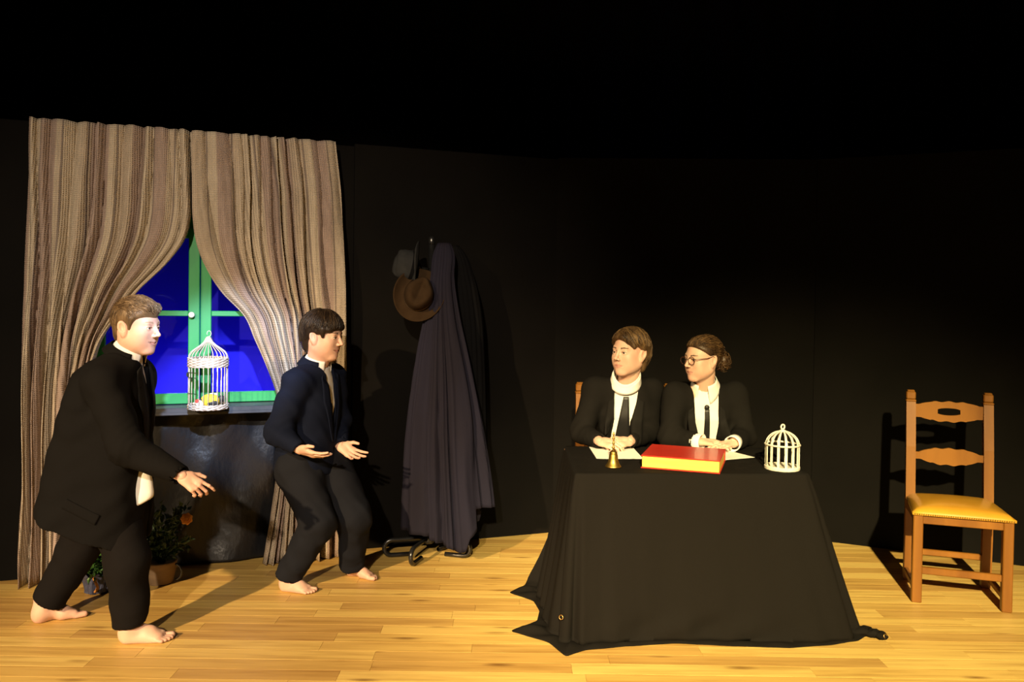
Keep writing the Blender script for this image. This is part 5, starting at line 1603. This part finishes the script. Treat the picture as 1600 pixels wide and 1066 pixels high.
# ---- boy in the oversized black suit, mid-stride beside the curtain
hn = unit((-0.36, 0, -0.933)); hp0 = np.array((-2.01, 3.48, 0.55))
def tail(S_):
    S_.cap((-1.575, 3.43, 0.74), (-1.558, 3.42, 0.60), 0.056, 0.066, k=0.02, flat=((0, 1, 0), 0.55))
    nrm_ = unit((-0.45, 0, 0.9)); p0_ = np.array((-1.56, 3.4, 0.552))
    S_.fnop(lambda p: (p - p0_) @ nrm_, (-1.78, 3.2, 0.2), (-1.4, 3.75, 0.64), 0.004, sub=True)
b1 = person(dict(label='barefoot person in an oversized black suit, mid-stride and reaching forward', seed=21,
    P=(-1.745, 3.47, 0.66), N=(-1.628, 3.46, 1.188), f=(1, 0.10, 0),
    head=(-1.582, 3.450, 1.300), head_f=(0.985, -0.17, -0.02), head_up=(0.06, 0, 1), head_scale=1.0, gaze=(0.1, 1, -0.02), face=dict(smile=1.0, openm=0.5), brow=M['brow_light'],
    core=([-0.1, 0.1, 0.35, 0.46], [0.13, 0.12, 0.13, 0.08], [0.10, 0.09, 0.10, 0.06]),
    jacket=([-0.32, -0.14, 0.05, 0.17, 0.31, 0.42, 0.478, 0.520], [0.238, 0.225, 0.20, 0.182, 0.178, 0.16, 0.12, 0.07], [0.215, 0.208, 0.190, 0.178, 0.165, 0.140, 0.105, 0.07], [0.030, 0.020, -0.002, -0.012, -0.022, -0.03, -0.022, -0.005]),
    jn=3.3, hem=[(hn, hp0)], hem_shirt=[(unit((-0.36, 0, -0.933)), np.array((-1.66, 3.48, 0.56))), (unit((-1, 0, 0.1)), np.array((-1.86, 3.48, 0.6)))],
    sleeve=(0.078, 0.068, 0.041), jm=M['black_suit'], tm=M['brown_black'],
    armR=((-1.640, 3.29, 1.072), (-1.515, 3.225, 0.83), (-1.285, 3.205, 0.722)), armL=((-1.66, 3.63, 1.072), (-1.735, 3.70, 0.82), (-1.70, 3.67, 0.63)),
    hand_scale=0.86, handR=((0.74, 0.02, -0.52), (0.45, -0.78, 0.40), POINT, 0.10), handL=((0.1, 0, -1), (0, 1, 0.1), RELAX),
    legR=((-1.70, 3.44, 0.60), (-1.572, 3.362, 0.33), (-1.562, 3.365, 0.068)), legL=((-1.80, 3.56, 0.58), (-1.895, 3.60, 0.32), (-2.008, 3.555, 0.085)),
    footR=((-1.602, 3.348), (0.985, 0.15)), footL=((-2.065, 3.525), (0.86, 0.50)), foot_scale=1.02,
    pelvis=([-0.16, -0.05, 0.1], [0.14, 0.155, 0.14], [0.12, 0.125, 0.11]), trouser=(0.098, 0.086, 0.069),
    opening=([-0.35, -0.08, 0.10, 0.34, 0.55], [0.03, 0.008, 0.003, 0.008, 0.040], [-0.03, -0.03, -0.03, -0.03, -0.01]),
    shirt_extra=tail, shirt_in=0.014,
    collars=[dict(r0=0.060, r1=0.073, h0=-0.004, h1=0.042, a0=-5.85, a1=-0.43, spread=0.035, dy=0.012), dict(r0=0.070, r1=0.092, h0=-0.02, h1=0.022, a0=-5.3, a1=-0.98, jacket=True, dy=0.004)],
    lapels=[([(0.040, 0.51), (0.022, 0.34), (0.012, 0.12)], [(0.085, 0.49), (0.10, 0.37), (0.02, 0.12)]), ([(-0.055, 0.51), (-0.045, 0.34), (-0.012, 0.12)], [(-0.085, 0.47), (-0.10, 0.36), (-0.02, 0.12)])],
    hair=hair_crop))
# pocket flap on the jacket's near side
Ab = b1['A']; sideA = np.array([Ab[1], Ab[0], Ab[2]])
mk('pocket_flap', lay(b1['J'], b1['P'], np.array([Ab[1], Ab[0], Ab[2]]), [(-0.035, -0.045), (0.105, -0.085)], [(-0.045, -0.085), (0.095, -0.125)], off=0.003, t=0.004), M['black_suit'], b1['jacket'], smooth=True)

# ---- boy in the navy jacket, knees bent, palms turned up
b2 = person(dict(label='barefoot person in a navy jacket crouching with both palms turned up', seed=31,
    P=(-1.008, 4.06, 0.66), N=(-0.962, 4.04, 1.112), f=(0.96, -0.27, 0),
    head=(-0.925, 4.020, 1.245), head_f=(0.95, -0.27, -0.10), head_up=(0.10, 0, 1), head_scale=0.99, gaze=(0, 1, -0.1), face=dict(smile=0.8, openm=0.6),
    core=([-0.1, 0.1, 0.30, 0.40], [0.12, 0.115, 0.12, 0.07], [0.09, 0.085, 0.09, 0.055]),
    jacket=([-0.085, 0.02, 0.12, 0.25, 0.355, 0.408, 0.45], [0.165, 0.16, 0.155, 0.16, 0.145, 0.11, 0.065], [0.150, 0.140, 0.130, 0.130, 0.120, 0.09, 0.06], [0.0, 0.0, 0.0, -0.008, -0.018, -0.015, -0.002]),
    sleeve=(0.068, 0.062, 0.040), jm=M['navy_suit'], tm=M['charcoal'], lapel_m=M['navy_suit'],
    armR=((-1.022, 3.905, 1.022), (-1.095, 3.85, 0.795), (-0.972, 3.775, 0.728)), armL=((-0.912, 4.175, 1.018), (-0.885, 4.19, 0.80), (-0.845, 4.07, 0.695)),
    handR=((0.93, -0.16, -0.28), (-0.20, -0.55, -0.80), OPEN_, 0.14), handL=((0.80, -0.30, -0.42), (-0.1, 0.75, -0.65), OPEN_, 0.14), hand_scale=0.90,
    legR=((-1.035, 3.985, 0.595), (-0.918, 3.925, 0.350), (-1.078, 3.985, 0.062)), legL=((-0.915, 4.12, 0.595), (-0.772, 4.06, 0.345), (-0.805, 4.185, 0.060)),
    footR=((-1.118, 3.985), (0.97, -0.25)), footL=((-0.838, 4.215), (0.91, -0.42)), foot_scale=0.90,
    pelvis=([-0.15, -0.05, 0.1], [0.13, 0.15, 0.13], [0.12, 0.125, 0.11]), trouser=(0.112, 0.084, 0.064),
    opening=([0.10, 0.16, 0.28, 0.50], [0.001, 0.006, 0.022, 0.062], [0, 0, 0, 0]),
    collars=[dict(r0=0.058, r1=0.070, h0=-0.006, h1=0.026, a0=-5.75, a1=-0.53, spread=0.045, dy=0.008), dict(r0=0.066, r1=0.088, h0=-0.026, h1=0.020, a0=-5.3, a1=-0.98, jacket=True, dy=0.002)],
    lapels=[([(0.045, 0.42), (0.034, 0.26), (0.006, 0.08)], [(0.080, 0.40), (0.085, 0.28), (0.016, 0.08)]), ([(-0.045, 0.42), (-0.034, 0.26), (-0.006, 0.08)], [(-0.080, 0.40), (-0.085, 0.28), (-0.016, 0.08)])],
    shirt_from=1, hair=hair_bowl))

# ---- two seated at the table
g1 = person(dict(label='seated person in black suit with tall white collar and wide tie, hands clasped', seed=41,
    P=(0.605, 4.30, 0.54), N=(0.584, 4.160, 1.042), f=(-0.10, -1, 0),
    head=(0.592, 4.100, 1.180), head_f=(-0.74, -0.67, -0.05), head_up=(0.02, 0, 1), head_scale=1.0, gaze=(-0.1, 1, -0.15), face=dict(female=True, eye=0.0031),
    core=([-0.03, 0.12, 0.33, 0.42], [0.13, 0.105, 0.12, 0.07], [0.10, 0.085, 0.09, 0.055]),
    jacket=([-0.045, 0.10, 0.20, 0.35, 0.43, 0.468, 0.50], [0.16, 0.145, 0.145, 0.155, 0.135, 0.105, 0.06], [0.125, 0.110, 0.108, 0.115, 0.100, 0.08, 0.055], [0.0, 0.0, 0.0, 0.0, -0.008, -0.008, 0]),
    sleeve=(0.062, 0.054, 0.037), jm=M['black_suit_b'], tm=M['black_suit_b'],
    armR=((0.432, 4.175, 0.985), (0.362, 4.145, 0.770), (0.437, 3.965, 0.752)), armL=((0.720, 4.225, 0.982), (0.702, 4.195, 0.765), (0.580, 3.980, 0.752)),
    handR=((0.72, -0.62, -0.05), (-0.30, -0.35, 0.85), CLASP, 0.02), handL=((-0.75, -0.58, 0.02), (0.30, -0.40, 0.80), CLASP, 0.02), hand_scale=0.88,
    legR=((0.53, 4.27, 0.562), (0.50, 3.93, 0.545), (0.50, 3.95, 0.075)), legL=((0.69, 4.27, 0.562), (0.70, 3.93, 0.545), (0.70, 3.95, 0.075)),
    footR=((0.50, 4.00), (0, -1)), footL=((0.70, 4.00), (0, -1)), foot_scale=0.98,
    pelvis=([-0.04, 0.0, 0.1], [0.15, 0.155, 0.13], [0.12, 0.125, 0.11]), trouser=(0.075, 0.066, 0.058),
    opening=([0.02, 0.20, 0.33, 0.42, 0.55], [0.048, 0.048, 0.040, 0.052, 0.066], [0.032, 0.032, 0.020, 0.004, 0]),
    tie=([(-0.013, 0.455), (-0.016, 0.33), (-0.022, 0.22), (-0.020, 0.12)], [(0.014, 0.455), (0.040, 0.33), (0.060, 0.22), (0.060, 0.12)]),
    collars=[dict(r0=0.066, r1=0.069, h0=-0.022, h1=0.050, a0=-math.pi, a1=math.pi, spread=0.016, dy=0.014, flare=0.014, dip=0.038), dict(r0=0.070, r1=0.078, h0=-0.020, h1=0.036, a0=-2.7, a1=2.2, spread=0.012, dy=0.012, flare=0.010, dip=0.034)],
    lapels=[([(0.062, 0.45), (0.060, 0.33), (0.080, 0.12)], [(0.090, 0.43), (0.108, 0.32), (0.096, 0.12)]), ([(-0.060, 0.45), (-0.022, 0.33), (-0.016, 0.12)], [(-0.090, 0.43), (-0.082, 0.32), (-0.040, 0.12)])],
    hair=hair_parted))

g2 = person(dict(label='seated person in black suit wearing glasses and white cuffs, hands crossed on the table', seed=51,
    P=(1.005, 4.30, 0.54), N=(0.983, 4.155, 1.022), f=(-0.06, -1, 0),
    head=(0.954, 4.095, 1.152), head_f=(-0.89, -0.45, -0.07), head_up=(-0.04, 0, 1), head_scale=0.95, gaze=(0, 1, -0.05), face=dict(female=True, eye=0.0031),
    core=([-0.03, 0.12, 0.33, 0.42], [0.13, 0.105, 0.12, 0.07], [0.10, 0.085, 0.09, 0.055]),
    jacket=([-0.045, 0.10, 0.20, 0.35, 0.43, 0.468, 0.50], [0.165, 0.155, 0.155, 0.165, 0.145, 0.11, 0.06], [0.125, 0.112, 0.112, 0.118, 0.102, 0.08, 0.055], [0.0, 0.0, 0.0, 0.0, -0.008, -0.008, 0]),
    sleeve=(0.064, 0.056, 0.040), jm=M['black_suit_b'], tm=M['black_suit_b'],
    armR=((0.836, 4.145, 0.962), (0.798, 4.100, 0.762), (0.918, 3.985, 0.757)), armL=((1.145, 4.195, 0.968), (1.190, 4.150, 0.765), (1.085, 3.975, 0.752)),
    handR=((0.90, -0.42, -0.02), (0.02, -0.18, 0.98), FLATH, 0.04), handL=((-0.85, -0.50, -0.06), (0.0, -0.15, 0.98), FLATH, 0.04), hand_scale=0.92,
    legR=((0.93, 4.27, 0.562), (0.92, 3.93, 0.545), (0.92, 3.95, 0.075)), legL=((1.09, 4.27, 0.562), (1.12, 3.93, 0.545), (1.12, 3.95, 0.075)),
    footR=((0.92, 4.00), (0, -1)), footL=((1.12, 4.00), (0, -1)), foot_scale=0.98,
    pelvis=([-0.04, 0.0, 0.1], [0.15, 0.155, 0.13], [0.12, 0.125, 0.11]), trouser=(0.075, 0.066, 0.058),
    opening=([0.02, 0.20, 0.34, 0.52], [0.052, 0.054, 0.056, 0.066], [0, 0, 0, 0]),
    tie=([(-0.012, 0.405), (-0.016, 0.30), (-0.020, 0.10)], [(0.010, 0.405), (0.012, 0.30), (0.014, 0.10)]), knot=(0.0, 0.412, 0.013),
    cuffR=(0.022, 0.037), cuffL=(0.024, 0.037),
    collars=[dict(r0=0.058, r1=0.073, h0=-0.010, h1=0.030, a0=-5.90, a1=-0.38, spread=0.055, dy=0.010, flare=0.016)],
    lapels=[([(0.066, 0.42), (0.058, 0.30), (0.054, 0.10)], [(0.092, 0.40), (0.108, 0.28), (0.078, 0.10)]), ([(-0.066, 0.42), (-0.058, 0.30), (-0.054, 0.10)], [(-0.092, 0.40), (-0.108, 0.28), (-0.078, 0.10)])],
    hair=hair_bun))
# spectacles
HA, hp, hs = g2['HA'], g2['hp'], g2['hs']
def HL(p): return np.asarray(p, float) * hs @ HA + hp
gl = []
for s in (-1, 1):
    loop = [HL((s * 0.032 + 0.0245 * math.cos(t) * (1 + 0.06 * math.sin(t)), 0.0985 - 0.05 * abs(s * 0.032 + 0.0245 * math.cos(t)) , -0.004 + 0.0195 * math.sin(t))) for t in np.linspace(0, 2 * math.pi, 32, endpoint=False)]
    gl.append(tube(loop, 0.0019, 6, closed=True))
gl.append(tube([HL((-0.009, 0.0985, 0.002)), HL((0, 0.101, 0.005)), HL((0.009, 0.0985, 0.002))], 0.0017, 6))
spec = mk('glasses', gl[0], M['glasses'], g2['body'], smooth=True)
mk('rim', gl[1], M['glasses'], spec, smooth=True)
mk('bridge', gl[2], M['glasses'], spec, smooth=True)
for s in (-1, 1):
    mk('temple_arm', tube([HL((s * 0.0565, 0.0955, 0.006)), HL((s * 0.070, 0.085, 0.006)), HL((s * 0.0795, 0.03, 0.008)), HL((s * 0.0815, -0.008, 0.016)), HL((s * 0.080, -0.03, 0.002))], 0.0018, 6), M['glasses'], spec, smooth=True)
    P = np.array([[HL((s * 0.032 + q * 0.0245 * math.cos(t), 0.0985 - 0.05 * abs(s * 0.032 + q * 0.0245 * math.cos(t)), -0.004 + q * 0.0195 * math.sin(t))) for t in np.linspace(0, 2 * math.pi, 28)] for q in (0.02, 0.5, 0.97)])
    mk('lens', grid(P), M['lens'], spec, smooth=True)
